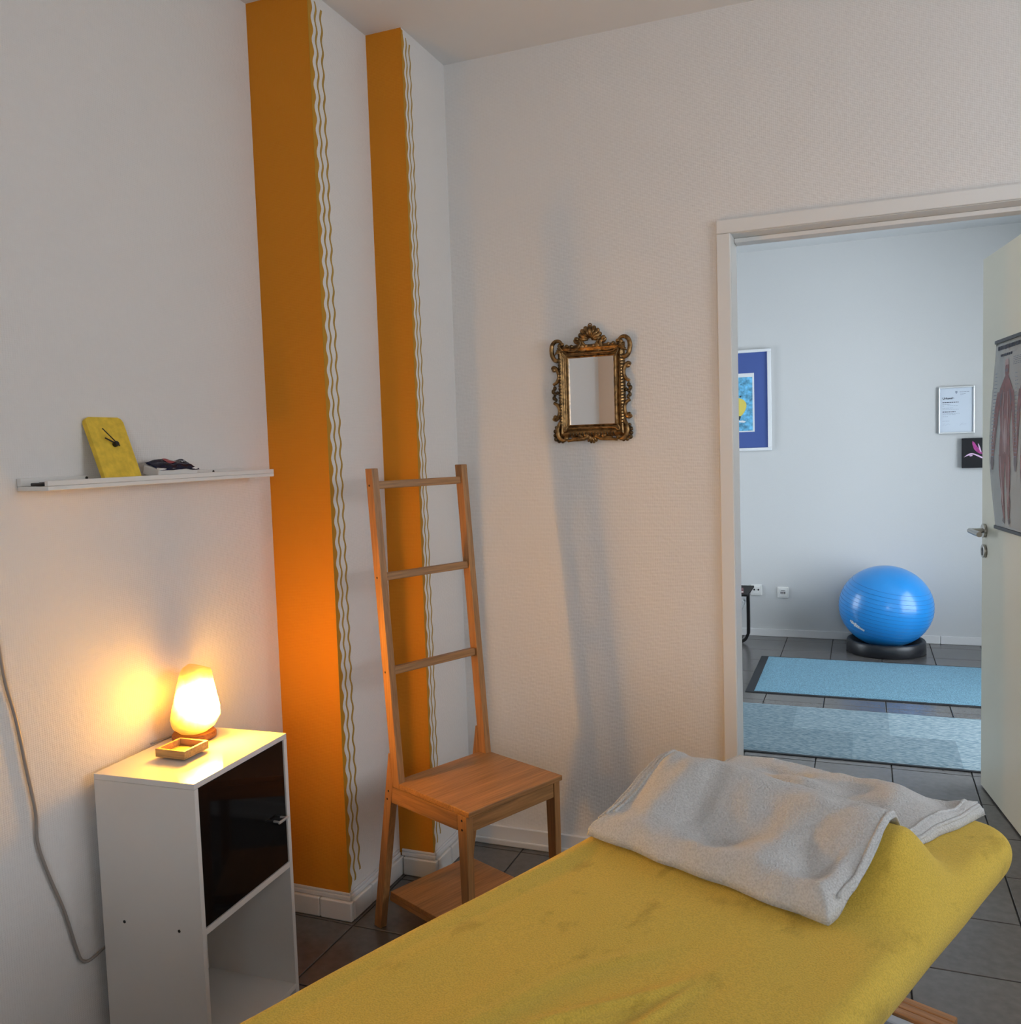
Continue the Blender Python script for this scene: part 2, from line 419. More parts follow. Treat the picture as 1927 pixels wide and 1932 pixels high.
# ---- walls
def wall_with_hole(name, m, axis, c0, c1, a0, a1, z0, z1, hole=None, parent=None):
    """axis 'x': wall slab x in [c0,c1], spans y a0..a1. axis 'y': slab y in [c0,c1], spans x"""
    bm = B()
    def seg(p0, p1, q0, q1):
        if axis == 'x': box(bm, c0, c1, p0, p1, q0, q1)
        else: box(bm, p0, p1, c0, c1, q0, q1)
    if hole is None: seg(a0, a1, z0, z1)
    else:
        h0, h1, hz0, hz1 = hole
        seg(a0, h0, z0, z1); seg(h1, a1, z0, z1); seg(h0, h1, hz1, z1)
        if hz0 > z0: seg(h0, h1, z0, hz0)
    return struct(mesh_obj(name, bm, m))
wall_with_hole('wall_left', M['wall'], 'x', L-0.15, L, NB-0.15, P1, 0, H)
# pillars: painted orange on the face towards the room, white on the flank
def pillar(name, x0, x1, y0, y1):
    bm = B(); box(bm, x0, x1, y0, y1, 0, H)
    o = mesh_obj(name, bm, [M['wall'], M['orange']])
    for p in o.data.polygons:
        if p.normal.y < -0.5: p.material_index = 1
    return struct(o)
pil1 = pillar('wall_pillar_left', L-0.15, A1, P1, D)
pil2 = pillar('wall_pillar_corner', A1, A2, P2, D)
wall_with_hole('wall_back', M['wall'], 'y', D, D+T, L-0.15, NR+0.15, 0, H, (OX0-0.02, OX1+0.02, 0, OZ+0.02))
# far face of that wall lies in the next room and closes it left and right
bm = B(); box(bm, FL-0.15, L-0.15, D, D+T, 0, FH); box(bm, NR+0.15, FR+0.15, D, D+T, 0, FH)
struct(mesh_obj('wall_next_room_front', bm, M['farwall']))
wall_with_hole('wall_right', M['wall'], 'x', NR, NR+0.15, NB-0.15, D, 0, H, NW)
wall_with_hole('wall_rear', M['wall'], 'y', NB-0.15, NB, L, NR, 0, H, NW2)
bm = B(); box(bm, L, L+0.10, NB, -0.18, 0, H); struct(mesh_obj('wall_rear_pier', bm, mat('pale_beige_wall_paint', (0.72, 0.63, 0.55), 0.7, bump=(200, 0.2, 0.001))))
wall_with_hole('wall_next_room_back', M['farwall'], 'y', FY, FY+0.15, FL-0.15, FR+0.15, 0, FH)
wall_with_hole('wall_next_room_left', M['farwall'], 'x', FL-0.15, FL, D+T, FY, 0, FH, FW1)
wall_with_hole('wall_next_room_right', M['farwall'], 'x', FR, FR+0.15, D+T, FY, 0, FH, FW2)

# ---- windows (outside the picture, they let the daylight in; the rear one is added fill)
def window(name, x, y0, y1, z0, z1, turn=False):
    bm = B(); f = 0.06
    for a in ((y0, y0+f, z0, z1), (y1-f, y1, z0, z1), (y0+f, y1-f, z0, z0+f), (y0+f, y1-f, z1-f, z1), ((y0+y1)/2-0.03, (y0+y1)/2+0.03, z0+f, z1-f)):
        box(bm, x-0.03, x+0.03, *a, bev=0.004)
    o = struct(mesh_obj(name, bm, M['white_lacq']))
    for k in range(2):
        p0 = y0+f if k == 0 else (y0+y1)/2+0.03; p1 = (y0+y1)/2-0.03 if k == 0 else y1-f
        bx('pane', M['glass'], o, x-0.003, x+0.003, p0, p1, z0+f, z1-f)
    if turn: o.rotation_euler = (0, 0, -PI/2)      # built across x, turned to stand in a wall along x
window('window_1', NR+0.08, *NW); window('window_2', FL-0.08, *FW1); window('window_3', FR+0.08, *FW2)
window('window_added', -(NB-0.08), NW2[0], NW2[1], NW2[2], NW2[3], True)  # unseen window, added for more daylight on rear-facing sides and flat tops

# ---- painted wavy borders on the pillar flanks
def wave_band(name, m, parent, x, f0, f1, z0, z1, n=330):
    bm = B(); a = []; b_ = []
    for i in range(n+1):
        z = z0+(z1-z0)*i/n
        a.append(bm.verts.new((x+0.0006, f0(z), z))); b_.append(bm.verts.new((x+0.0006, f1(z), z)))
    c0 = [bm.verts.new((x-0.0005, v.co.y, v.co.z)) for v in a]; c1 = [bm.verts.new((x-0.0005, v.co.y, v.co.z)) for v in b_]
    for i in range(n):
        bm.faces.new((a[i], b_[i], b_[i+1], a[i+1]))
        bm.faces.new((b_[i], c1[i], c1[i+1], b_[i+1])); bm.faces.new((a[i], a[i+1], c0[i+1], c0[i]))
    return mesh_obj(name, bm, m, parent)
def wav(ph, amp):
    def f(z):
        q = z + 0.012*noise.noise((z*3.1, ph, 1.7))
        return amp*math.sin(2*PI*q/0.060+ph) + amp*0.6*noise.noise((z*9, ph*3, 0.3))
    return f
for pl, x, y0, k in ((pil1, A1, P1, 1.0), (pil2, A2, P2, 0.8)):
    f = wav(1.1+k, 0.0040*k); e = f
    wave_band('painted_edge', M['ochre'], pl, x, lambda z: y0-0.0002, lambda z: y0+0.0165*k+1.25*e(z+0.004), 0.075, H-0.005)
    wave_band('painted_line', M['gold'], pl, x, lambda z: y0+0.0320*k+f(z), lambda z: y0+0.0395*k+f(z+0.003), 0.10, H-0.02)
    wave_band('painted_line', M['gold'], pl, x, lambda z: y0+0.0585*k+f(z-0.012), lambda z: y0+0.0665*k+f(z-0.009), 0.12, H-0.03)

# ---- glazed skirting tiles with a moulded strip above, around the pillars
def skirt_run(o, axis, c, a0, a1, out, first=None):
    """row of tiles along axis at plane c, protruding 'out'"""
    n = max(1, round((a1-a0)/0.10)); cuts = [a0+(a1-a0)*i/n for i in range(n+1)]
    for p, q in zip(cuts, cuts[1:]):
        bm = B(); g = 0.0008
        if axis == 'x': box(bm, p+g, q-g, c-out, c-0.0005, 0.0, 0.058, bev=0.004, seg=3)
        else: box(bm, c+0.0005, c+out, p+g, q-g, 0.0, 0.058, bev=0.004, seg=3)
        mesh_obj('skirting_tile', bm, M['skirt'], o)
sk = bpy.data.objects.new('baseboard_pillars', None); C.objects.link(sk); struct(sk)
skirt_run(sk, 'x', P1, L+0.002, A1+0.018, 0.018)
skirt_run(sk, 'y', A1, P1, P2-0.0005, 0.018)
skirt_run(sk, 'x', P2, A1+0.019, A2+0.018, 0.018)
skirt_run(sk, 'y', A2, P2, D-0.002, 0.018)
skirt_run(sk, 'y', L, NB+0.01, P1-0.019, 0.016)
for nm, a in (('x', (L, A1+0.010, P1-0.010, P1-0.0006)), ('y', (A1+0.0006, A1+0.010, P1, P2-0.011)), ('x', (A1+0.011, A2+0.010, P2-0.010, P2-0.0006)), ('y', (A2+0.0006, A2+0.010, P2, D))):
    bm = B(); box(bm, *a, 0.0585, 0.072, bev=0.003); box(bm, a[0], a[1] - (0.003 if nm == 'y' else 0.003), a[2]+(0.003), a[3], 0.0722, 0.080, bev=0.002)
    mesh_obj('moulding', bm, M['base'], sk)
# skirting of the wall with the mirror
bm = B(); box(bm, A2+0.02, OX0-0.06, D-0.012, D-0.0005, 0.0, 0.064, bev=0.002); box(bm, A2+0.02, OX0-0.06, D-0.022, D-0.012, 0.0, 0.022, bev=0.004)
struct(mesh_obj('baseboard_back', bm, M['base']))
bb = bpy.data.objects.new('baseboard_next_room', None); C.objects.link(bb); struct(bb)
for a, b_ in ((FL, -1.55), (-1.548, 0.464), (0.466, FR)):
    bm = B(); box(bm, a, b_, FY-0.014, FY-0.0005, 0, 0.052, bev=0.003); mesh_obj('skirting_board', bm, M['base'], bb)

# ---- door frame
trim = bpy.data.objects.new('trim_1', None); C.objects.link(trim); struct(trim)
CW = 0.041
for yy in (D-0.012, D+T):
    bx('casing', M['white_lacq'], trim, OX0-CW, OX0, yy, yy+0.012, 0, OZ, bev=0.003)
    bx('casing', M['white_lacq'], trim, OX1, OX1+CW, yy, yy+0.012, 0, OZ, bev=0.003)
    bx('casing', M['white_lacq'], trim, OX0-CW, OX1+CW, yy, yy+0.012, OZ+0.0005, OZ+CW, bev=0.003)
bx('lining', M['white_lacq'], trim, OX0-0.0195, OX0+0.0005, D-0.0, D+T, 0, OZ)
bx('lining', M['white_lacq'], trim, OX1-0.0005, OX1+0.0195, D-0.0, D+T, 0, OZ)
bx('lining', M['white_lacq'], trim, OX0-0.0195, OX1+0.0195, D-0.0, D+T, OZ-0.0005, OZ+0.0195)
bx('stop', M['white_lacq'], trim, OX0+0.0015, OX1, D+0.065, D+T, OZ-0.014, OZ-0.001, bev=0.002)

# ================================================================== DOOR LEAF (open into the next room)
DU = Vector((-0.14659, 0.98920, 0)); door_ang = math.atan2(DU.y, DU.x)
door = bpy.data.objects.new('door_1', None); C.objects.link(door); struct(door)
door.location = (0.55, 2.862, 0); door.rotation_euler = (0, 0, door_ang)   # local x: hinge -> free edge, local y: towards the viewer's left
DW = 0.8998
bx('leaf', M['cream'], door, 0, DW, -0.040, 0, 0.006, 1.99, bev=0.0015)
def disc_y(bm, cx, cz, r, y0, y1, seg=24, bev=0.0):
    prism(bm, [(cx+r*math.cos(2*PI*k/seg), cz+r*math.sin(2*PI*k/seg)) for k in range(seg)], y0, y1, 'y', bev)
RX, RZ = 0.858, 0.990
bm = B(); disc_y(bm, RX, RZ, 0.026, 0.0005, 0.010, bev=0.0015)
hd = mesh_obj('handle', bm, M['steel'], door, smooth=False)
bm = B(); tube(bm, [(RX, 0.010, RZ), (RX, 0.035, RZ), (RX, 0.048, RZ-0.0005)], 0.0095, 14)
tube(bm, [(RX+0.010, 0.050, RZ), (RX-0.03, 0.050, RZ-0.001), (RX-0.115, 0.050, RZ-0.003)], 0.0098, 16)
mesh_obj('lever', bm, M['steel'], hd, smooth=False)
bm = B(); disc_y(bm, RX, 0.914, 0.025, 0.0005, 0.010, bev=0.0015)
ky = mesh_obj('keyhole_rosette', bm, M['steel'], door)
bm = B(); disc_y(bm, RX, 0.919, 0.0085, 0.0095, 0.0112, 16); box(bm, RX-0.005, RX+0.005, 0.0095, 0.0112, 0.898, 0.914)
mesh_obj('keyhole', bm, M['black'], ky)
for zz in (0.25, 1.74):
    bm = B(); tube(bm, [(-0.008, -0.004, zz-0.04), (-0.008, -0.004, zz+0.04)], 0.007, 10); mesh_obj('hinge', bm, M['steel'], door)

# wall chart hanging on the door
pst = thing('anatomy_chart', 'hanging anatomy wall chart of red muscle figures on the open cream door', 'poster', door.location, door_ang)
PU0, PU1, PZ0, PZ1 = 0.235, 0.712, 1.018, 1.667
def chart(u, z, d=0.0):
    t = (z-PZ0)/(PZ1-PZ0)
    bow = 0.005 + 0.008*math.sin(PI*min(1, max(0, t)))**1.0*(1-0.5*t)
    edge = 0.010*math.exp(-((u-PU1)/0.05)**2)*math.sin(PI*t*0.95+0.1)   # free edge curls forward
    return Vector((u + 0.022*math.exp(-((u-PU1)/0.10)**2)*math.sin(PI*t)**2*(1-t)*2.0, bow+edge+d, z))
bm = B(); grid(bm, 24, 40, lambda a, b: chart(PU0+(PU1-PU0)*a, PZ0+(PZ1-PZ0)*b)); 
r = bmesh.ops.solidify(bm, geom=bm.faces[:], thickness=0.0006)
mesh_obj('sheet', bm, M['poster'], pst, smooth=True)
for zz in (PZ0, PZ1):
    bm = B(); box(bm, PU0-0.004, PU1+0.004, 0.001, 0.011, zz-0.006, zz+0.006, bev=0.002); mesh_obj('hanging_strip', bm, M['black'], pst)
def chart_poly(name, polys, m, d):
    """polygons in (u,z) laid on the curved sheet"""
    bm = B()
    for pts in polys:
        vs = [bm.verts.new(chart(u, z, d)) for u, z in pts]; bm.faces.new(vs)
    bmesh.ops.triangulate(bm, faces=bm.faces[:])
    o = mesh_obj(name, bm, m, pst); o['kind'] = 'stuff'     # print too fine to pick apart
    return o
def limb(pts, rs, n=1):
    l_, r_ = [], []
    for i, (p, w_) in enumerate(zip(pts, rs)):
        a = Vector(pts[max(i-1, 0)]); b = Vector(pts[min(i+1, len(pts)-1)]); t = (b-a).normalized(); nn = Vector((-t.y, t.x))
        l_.append(tuple(Vector(p)+nn*w_)); r_.append(tuple(Vector(p)-nn*w_))
    return [[l_[i], l_[i+1], r_[i+1], r_[i]] for i in range(len(pts)-1)]
def figure(cu, back):
    s = 1.0
    def q(a, z): return (cu+a*s, z)
    head = [[q(0.021*math.cos(k*PI/8), 1.565+0.030*math.sin(k*PI/8)) for k in range(16)]]
    torso = [[q(-0.016, 1.545), q(0.016, 1.545), q(0.018, 1.518), q(0.062, 1.502), q(0.070, 1.470), q(0.054, 1.42), q(0.045, 1.36), q(0.050, 1.30),
              q(0.052, 1.265), q(0.0, 1.250), q(-0.052, 1.265), q(-0.050, 1.30), q(-0.045, 1.36), q(-0.054, 1.42), q(-0.070, 1.470), q(-0.062, 1.502), q(-0.018, 1.518)]]
    arms, legs, pale, dark = [], [], [], []
    for sg in (-1, 1):
        arms += limb([q(sg*0.066, 1.49), q(sg*0.078, 1.43), q(sg*0.084, 1.375), q(sg*0.092, 1.315), q(sg*0.099, 1.265)], [0.014, 0.016, 0.013, 0.013, 0.008])
        dark += limb([q(sg*0.099, 1.268), q(sg*0.102, 1.245), q(sg*0.104, 1.222)], [0.009, 0.012, 0.005])
        legs += limb([q(sg*0.028, 1.275), q(sg*0.030, 1.22), q(sg*0.029, 1.165), q(sg*0.026, 1.142), q(sg*0.029, 1.115), q(sg*0.026, 1.08), q(sg*0.024, 1.055)], [0.026, 0.025, 0.018, 0.013, 0.017, 0.011, 0.008])
        dark += limb([q(sg*0.024, 1.058), q(sg*0.032, 1.042)], [0.009, 0.010])
        pale += limb([q(sg*0.020, 1.49), q(sg*0.024, 1.42), q(sg*0.018, 1.35), q(sg*0.012, 1.28)], [0.003, 0.004, 0.004, 0.002])
        pale += limb([q(sg*0.040, 1.27), q(sg*0.036, 1.20), q(sg*0.030, 1.15), q(sg*0.028, 1.10)], [0.002, 0.004, 0.005, 0.003])
        pale += limb([q(sg*0.086, 1.37), q(sg*0.094, 1.31)], [0.003, 0.002])
        dark += limb([q(sg*0.036, 1.497), q(sg*0.052, 1.46), q(sg*0.044, 1.44)], [0.004, 0.008, 0.003])
    pale += limb([q(0, 1.40), q(0, 1.34), q(0, 1.285)], [0.004, 0.011, 0.004])
    pale += [[q(-0.020, 1.580), q(0.020, 1.580), q(0.016, 1.597), q(0.0, 1.600), q(-0.016, 1.597)]]
    dark += limb([q(-0.014, 1.562), q(0.014, 1.562)], [0.005, 0.005])
    chart_poly('muscle_figure', head+torso+arms+legs, M['muscle'], 0.0010)
    chart_poly('muscle_shading', dark, M['muscle_dark'], 0.0014)
    chart_poly('tendon_lines', pale, M['muscle_pale'], 0.0017)
figure(0.585, False); figure(0.375, True)
# captions too small to read: rows of word-length strokes
def strokes(u0, u1, z, h, rnd, gap=0.008):
    out = []; u = u1
    while u > u0+0.01:
        w_ = rnd.uniform(0.012, 0.030); w_ = min(w_, u-u0)
        out.append([(u, z), (u-w_, z), (u-w_, z+h), (u, z+h)]); u -= w_+gap
    return out
rr = random.Random(3)
cap = []
for k in range(26):
    z = 1.555-0.0125*k
    cap += strokes(0.672, 0.694, z, 0.0022, rr, 0.004)
    if k < 24: cap += strokes(0.462, 0.496, z-0.01, 0.0022, rr, 0.004)
for k in range(5): cap += strokes(0.40, 0.52, 1.60-0.006*k, 0.0016, rr, 0.004)
chart_poly('caption_rows', cap, M['ink_light'], 0.0011)
bm_t = strokes(0.44, 0.685, 1.6355, 0.0135, random.Random(9), 0.0035)
chart_poly('title_lettering', bm_t + strokes(0.535, 0.655, 1.612, 0.008, random.Random(2), 0.004), M['ink'], 0.0011)

# ================================================================== WALL SHELF with things on it
SX, SY0, SY1, SZ = 0.086, 1.307, 2.040, 1.296
sh = thing('wall_shelf', 'long white picture ledge on the left wall above the cabinet', 'shelf', (L, SY0, SZ))
LEN = SY1-SY0
bx('ledge', M['white_lacq'], sh, 0.0005, SX, 0, LEN, 0, 0.009, bev=0.0012)
bx('back_rail', M['white_lacq'], sh, 0.0005, 0.012, 0, LEN, 0.0092, 0.026, bev=0.0012)
bx('front_lip', M['white_lacq'], sh, SX-0.010, SX, 0, LEN, 0.0092, 0.0200, bev=0.0012)
for yy in (1.471, 1.882):
    bm = B(); prism(bm, [(yy-SY0+0.0035*math.cos(k*PI/6), 0.0205+0.0035*math.sin(k*PI/6)) for k in range(12)], 0.0118, 0.0130, 'x')
    mesh_obj('screw', bm, M['black'], sh)
# clock: yellow plate leaning on the wall
ck = thing('table_clock', 'yellow rectangular clock with black hands leaning on the wall shelf', 'clock', (L+0.066, 1.528, SZ+0.0095), 0.0)
lean = math.radians(-21)
ck.rotation_euler = (0, lean, math.radians(-2))
def rrect(w_, h_, r_, n=6):
    pts = []
    for cx, cz, a0 in ((w_/2-r_, h_-r_, 0), (-w_/2+r_, h_-r_, PI/2)):
        for k in range(n+1):
            a = a0+PI/2*k/n; pts.append((cx+r_*math.cos(a), cz+r_*math.sin(a)))
    return pts+[(-w_/2, 0), (w_/2, 0)]
bm = B(); prism(bm, rrect(0.103, 0.155, 0.012), -0.012, 0.0, 'x', 0.0015)
mesh_obj('plate', bm, M['yellow_clock'], ck)
HY, HZ = 0.004, 0.088
bm = B(); prism(bm, [(HY+0.006*math.cos(k*PI/8), HZ+0.006*math.sin(k*PI/8)) for k in range(16)], 0.0002, 0.010, 'x', 0.0008); mesh_obj('hub', bm, M['black'], ck)
def hand(name, dy, dz, w_, x):
    bm = B(); t = Vector((dy, dz)).normalized(); nn = Vector((-t.y, t.x))*w_
    e = Vector((HY, HZ)); s_ = e-t*0.008; e2 = e+Vector((dy, dz))
    prism(bm, [tuple(s_-nn), tuple(e2-nn*0.8), tuple(e2+nn*0.8), tuple(s_+nn)], x, x+0.0012, 'x'); mesh_obj(name, bm, M['black'], ck)
hand('hour_hand', -0.026, 0.014, 0.0019, 0.0065); hand('minute_hand', -0.027, 0.036, 0.0013, 0.009)
# tissue packet
tp = thing('tissue_packet', 'crumpled navy and white packet of paper tissues on the wall shelf', 'tissues', (L+0.046, 1.690, SZ+0.0155), math.radians(-6))
tp.rotation_euler = (0, math.radians(13), math.radians(-4))
def pk(a, b, top):
    y = -0.062+0.124*a; x = -0.026+0.054*b
    e = min(1, 6*min(a, 1-a))*min(1, 6*min(b, 1-b))
    n_ = noise.noise((a*5, b*4, 3.3))
    return Vector((x, y, (0.026+0.006*n_+0.009*(1-b))*(0.70+0.30*e)+0.004 if top else 0.0005))
bm = B()
box(bm, -0.027, 0.026, -0.062, 0.060, 0.0006, 0.025, bev=0.004, seg=3); mesh_obj('paper_stack', bm, M['paper'], tp)
bm = B(); grid(bm, 20, 12, lambda a, b: pk(a, b, True)); bmesh.ops.solidify(bm, geom=bm.faces[:], thickness=0.0015); mesh_obj('foil', bm, M['navy'], tp, smooth=True)
def on_foil(name, y0, y1, x0, x1, m, h=0.0012, n=6):
    bm = B()
    grid(bm, n, n, lambda a, b: pk((y0+(y1-y0)*a+0.062)/0.124, (x0+(x1-x0)*b+0.026)/0.054, True)+Vector((0, 0, h)))
    mesh_obj(name, bm, m, tp, smooth=True)
on_foil('red_patch', -0.018, 0.004, -0.016, 0.008, M['red'])
for k, (a, b, c, d) in enumerate(((0.000, 0.006, -0.018, -0.010), (0.008, 0.013, -0.012, 0.000), (0.015, 0.020, -0.012, 0.006), (0.022, 0.026, -0.004, 0.008), (0.028, 0.034, 0.000, 0.006))):
    on_foil('lettering', a, b, c, d, M['white_print'], 0.0016)
# flat black remote
rc = thing('remote_control', 'small flat black device lying at the camera end of the wall shelf', 'remote', (L+0.046, 1.365, SZ+0.0095))
bx('housing', M['black'], rc, -0.016, 0.016, -0.052, 0.052, 0, 0.0065, bev=0.0018)
bx('keypad', M['hole'], rc, -0.011, 0.011, -0.035, 0.030, 0.0066, 0.0074, bev=0.0003)

# ================================================================== CABINET
CBW, CBD, CBH, PT = 0.345, 0.264, 0.672, 0.0125
ca = math.radians(2.8)
cab = thing('storage_cabinet', 'white cube cabinet with black glass door by the left wall', 'cabinet', (-1.302, 1.434, 0), ca)
# local: x = 0 front, -CBD back ; y = 0 near side .. CBW far side
bx('top_panel', M['cab_top'], cab, -CBD, 0, 0, CBW, CBH-PT, CBH, bev=0.0008)
bx('side_panel', M['cab'], cab, -CBD, 0, 0, PT, 0, CBH-PT-0.0004, bev=0.0006)
bx('side_panel', M['cab'], cab, -CBD, 0, CBW-PT, CBW, 0, CBH-PT-0.0004, bev=0.0006)
bx('middle_shelf', M['cab'], cab, -CBD+0.006, -0.0006, PT, CBW-PT, 0.338, 0.352)
bx('bottom_panel', M['cab'], cab, -CBD+0.006, -0.0006, PT, CBW-PT, 0.026, 0.039)
bx('plinth', M['cab'], cab, -0.030, -0.018, PT, CBW-PT, 0.0, 0.026)
bx('back_panel', M['cab_in'], cab, -CBD, -CBD+0.005, PT, CBW-PT, 0.0, CBH-PT)
dr = bx('door', M['black_gloss'], cab, -0.016, -0.0015, PT+0.002, CBW-PT-0.004, 0.354, CBH-PT-0.002, bev=0.0008)
bm = B()
box(bm, 0.014, 0.019, CBW-PT-0.062, CBW-PT-0.022, 0.474, 0.480, bev=0.001)
for yy in (CBW-PT-0.056, CBW-PT-0.028): box(bm, -0.0014, 0.0145, yy-0.002, yy+0.002, 0.475, 0.479)
mesh_obj('handle', bm, M['chrome'], dr)
for xx in (-0.205, -0.060):
    for zz in (0.345,):
        bm = B(); prism(bm, [(xx+0.0035*math.cos(k*PI/6), zz+0.0035*math.sin(k*PI/6)) for k in range(12)], -0.0006, 0.0004, 'y'); mesh_obj('screw_hole', bm, M['hole'], cab)

# wooden tray on the cabinet
tz = CBH
tr = thing('wooden_tray', 'small open square wooden tray on the glossy cabinet top', 'tray', (-1.460, 1.578, tz+0.0003), math.radians(1.5))
S = 0.041
bm = B(); box(bm, -S+0.012, S-0.012, -S+0.012, S-0.012, 0.0, 0.0045); box(bm, -S, S, -S, S, 0.0046, 0.0085, bev=0.0006); mesh_obj('base', bm, M['traywood'], tr)
bx('side', M['traywood'], tr, -S, S, -S, -S+0.0065, 0.0086, 0.0235, bev=0.0006)
bx('side', M['traywood'], tr, -S, S, S-0.0065, S, 0.0086, 0.0235, bev=0.0006)
bx('side', M['traywood'], tr, -S, -S+0.0065, -S+0.0066, S-0.0066, 0.0086, 0.0235, bev=0.0006)
bx('side', M['traywood'], tr, S-0.0065, S, -S+0.0066, S-0.0066, 0.0086, 0.0235, bev=0.0006)

# ---- salt lamp: a lit rock on a wooden foot
LAMP = (-1.520, 1.686)
sl = thing('salt_lamp', 'glowing salt crystal lamp on a wooden foot on the cabinet', 'lamp', (*LAMP, tz), 0)
def salt_mat():
    m, n, l, b = new_mat('lit_salt_crystal')
    b.inputs['Base Color'].default_value = (0.75, 0.36, 0.18, 1); b.inputs['Roughness'].default_value = 0.45
    tc = n.new('ShaderNodeTexCoord')
    # glow fades from a centre set off-middle, so the wall side emits less
    ds = n.new('ShaderNodeVectorMath'); ds.operation = 'DISTANCE'; ds.inputs[1].default_value = SALT_HOTSPOT
    l.new(tc.outputs['Object'], ds.inputs[0])
    nz = n.new('ShaderNodeTexNoise'); nz.inputs['Scale'].default_value = 55; nz.inputs['Detail'].default_value = 4
    l.new(tc.outputs['Object'], nz.inputs['Vector'])
    ma = n.new('ShaderNodeMath'); ma.operation = 'MULTIPLY_ADD'; ma.inputs[1].default_value = 0.010; l.new(nz.outputs['Fac'], ma.inputs[0]); l.new(ds.outputs['Value'], ma.inputs[2])
    dv = n.new('ShaderNodeMath'); dv.operation = 'DIVIDE'; dv.inputs[1].default_value = 0.0285; l.new(ma.outputs[0], dv.inputs[0])
    sq = n.new('ShaderNodeMath'); sq.operation = 'POWER'; sq.inputs[1].default_value = 2.0; l.new(dv.outputs[0], sq.inputs[0])
    ng = n.new('ShaderNodeMath'); ng.operation = 'MULTIPLY'; ng.inputs[1].default_value = -1.0; l.new(sq.outputs[0], ng.inputs[0])
    pw = n.new('ShaderNodeMath'); pw.operation = 'EXPONENT'; l.new(ng.outputs[0], pw.inputs[0])
    st = n.new('ShaderNodeMath'); st.operation = 'MULTIPLY_ADD'; st.inputs[1].default_value = SALT_POWER; st.inputs[2].default_value = 0.55; l.new(pw.outputs[0], st.inputs[0])
    b.inputs['Emission Color'].default_value = (*SALT_COL, 1)
    l.new(st.outputs[0], b.inputs['Emission Strength'])
    bp = n.new('ShaderNodeBump'); bp.inputs['Strength'].default_value = 0.4; bp.inputs['Distance'].default_value = 0.004
    l.new(nz.outputs['Fac'], bp.inputs['Height']); l.new(bp.outputs[0], b.inputs['Normal'])
    return m
SALT_HOTSPOT = (0.0255, 0.0, 0.094); SALT_POWER = 3500.0; SALT_COL = (1.0, 0.46, 0.035)
bm = B(); lathe(bm, [(0, 0), (0.048, 0), (0.052, 0.003), (0.052, 0.012), (0.049, 0.016), (0, 0.016)], 40); mesh_obj('foot', bm, M['lampwood'], sl, smooth=False)
bm = B()
RP = [(0.0, 0.016), (0.034, 0.0165), (0.050, 0.030), (0.0565, 0.052), (0.055, 0.074), (0.0505, 0.098), (0.0455, 0.122), (0.0410, 0.145), (0.0380, 0.160), (0.0330, 0.170), (0.020, 0.1765), (0.0, 0.1765)]
prof = []
for k in range(34):
    t = k/33; f = t*(len(RP)-1); i = min(int(f), len(RP)-2); g = f-i
    prof.append((RP[i][0]*(1-g)+RP[i+1][0]*g, RP[i][1]*(1-g)+RP[i+1][1]*g))
lathe(bm, prof, 40)
for v in bm.verts:
    p = v.co.copy(); a = math.atan2(p.y, p.x)
    n1 = noise.noise(p*26+Vector((3.1, 0, 0))); n2 = noise.noise(p*70)
    k = 1+0.13*n1+0.03*n2 - 0.04*max(0, math.cos(3*a+1.0))
    zf = (p.z-0.016)/0.16
    v.co.x = p.x*k*1.0+0.0095*zf; v.co.y = p.y*k+0.0085*zf; v.co.z = max(0.016, p.z+(0.010*noise.noise((p.x*20, p.y*20, 2))*zf))
mesh_obj('salt_rock', bm, salt_mat(), sl, smooth=True)
bm = B(); tube(bm, [(-0.046, -0.020, 0.006), (-0.058, -0.036, 0.003), (-0.062, -0.060, 0.003), (-0.0655, -0.075, 0.0022)], 0.0022, 8); mesh_obj('cable', bm, M['cord'], sl, smooth=True)

# cord running down the wall and behind the cabinet
CP = [(1.195, H-0.004), (1.200, 2.3), (1.196, 2.0), (1.204, 1.7), (1.206, 1.45), (1.214, 1.27), (1.222, 1.16), (1.229, 1.08), (1.235, 0.999), (1.245, 0.916), (1.262, 0.837), (1.277, 0.732), (1.291, 0.637), (1.291, 0.570), (1.311, 0.493), (1.343, 0.397), (1.367, 0.300), (1.376, 0.272), (1.388, 0.259), (1.402, 0.256), (1.420, 0.258), (1.440, 0.262), (1.50, 0.27)]
def catmull(P, n=6):
    out = []
    for i in range(len(P)-1):
        p0 = Vector(P[max(i-1, 0)]); p1 = Vector(P[i]); p2 = Vector(P[i+1]); p3 = Vector(P[min(i+2, len(P)-1)])
        for k in range(n):
            t = k/n
            out.append(0.5*((2*p1)+(p2-p0)*t+(2*p0-5*p1+4*p2-p3)*t*t+(3*p1-p0-3*p2+p3)*t**3))
    out.append(Vector(P[-1])); return out
bm = B(); tube(bm, catmull([(L+0.006, y, z) for y, z in CP]), 0.0034, 8)
tag(mesh_obj('power_cord', bm, M['cord'], None, smooth=True), 'thin grey power cord trailing down the left wall behind the cabinet', 'cord')

# ================================================================== CHAIR with ladder back
ch_a = math.radians(-24.6)
chair = thing('ladder_chair', 'bamboo chair with tall ladder back and low shelf in the corner', 'chair', (-1.169, 2.066, 0), ch_a)
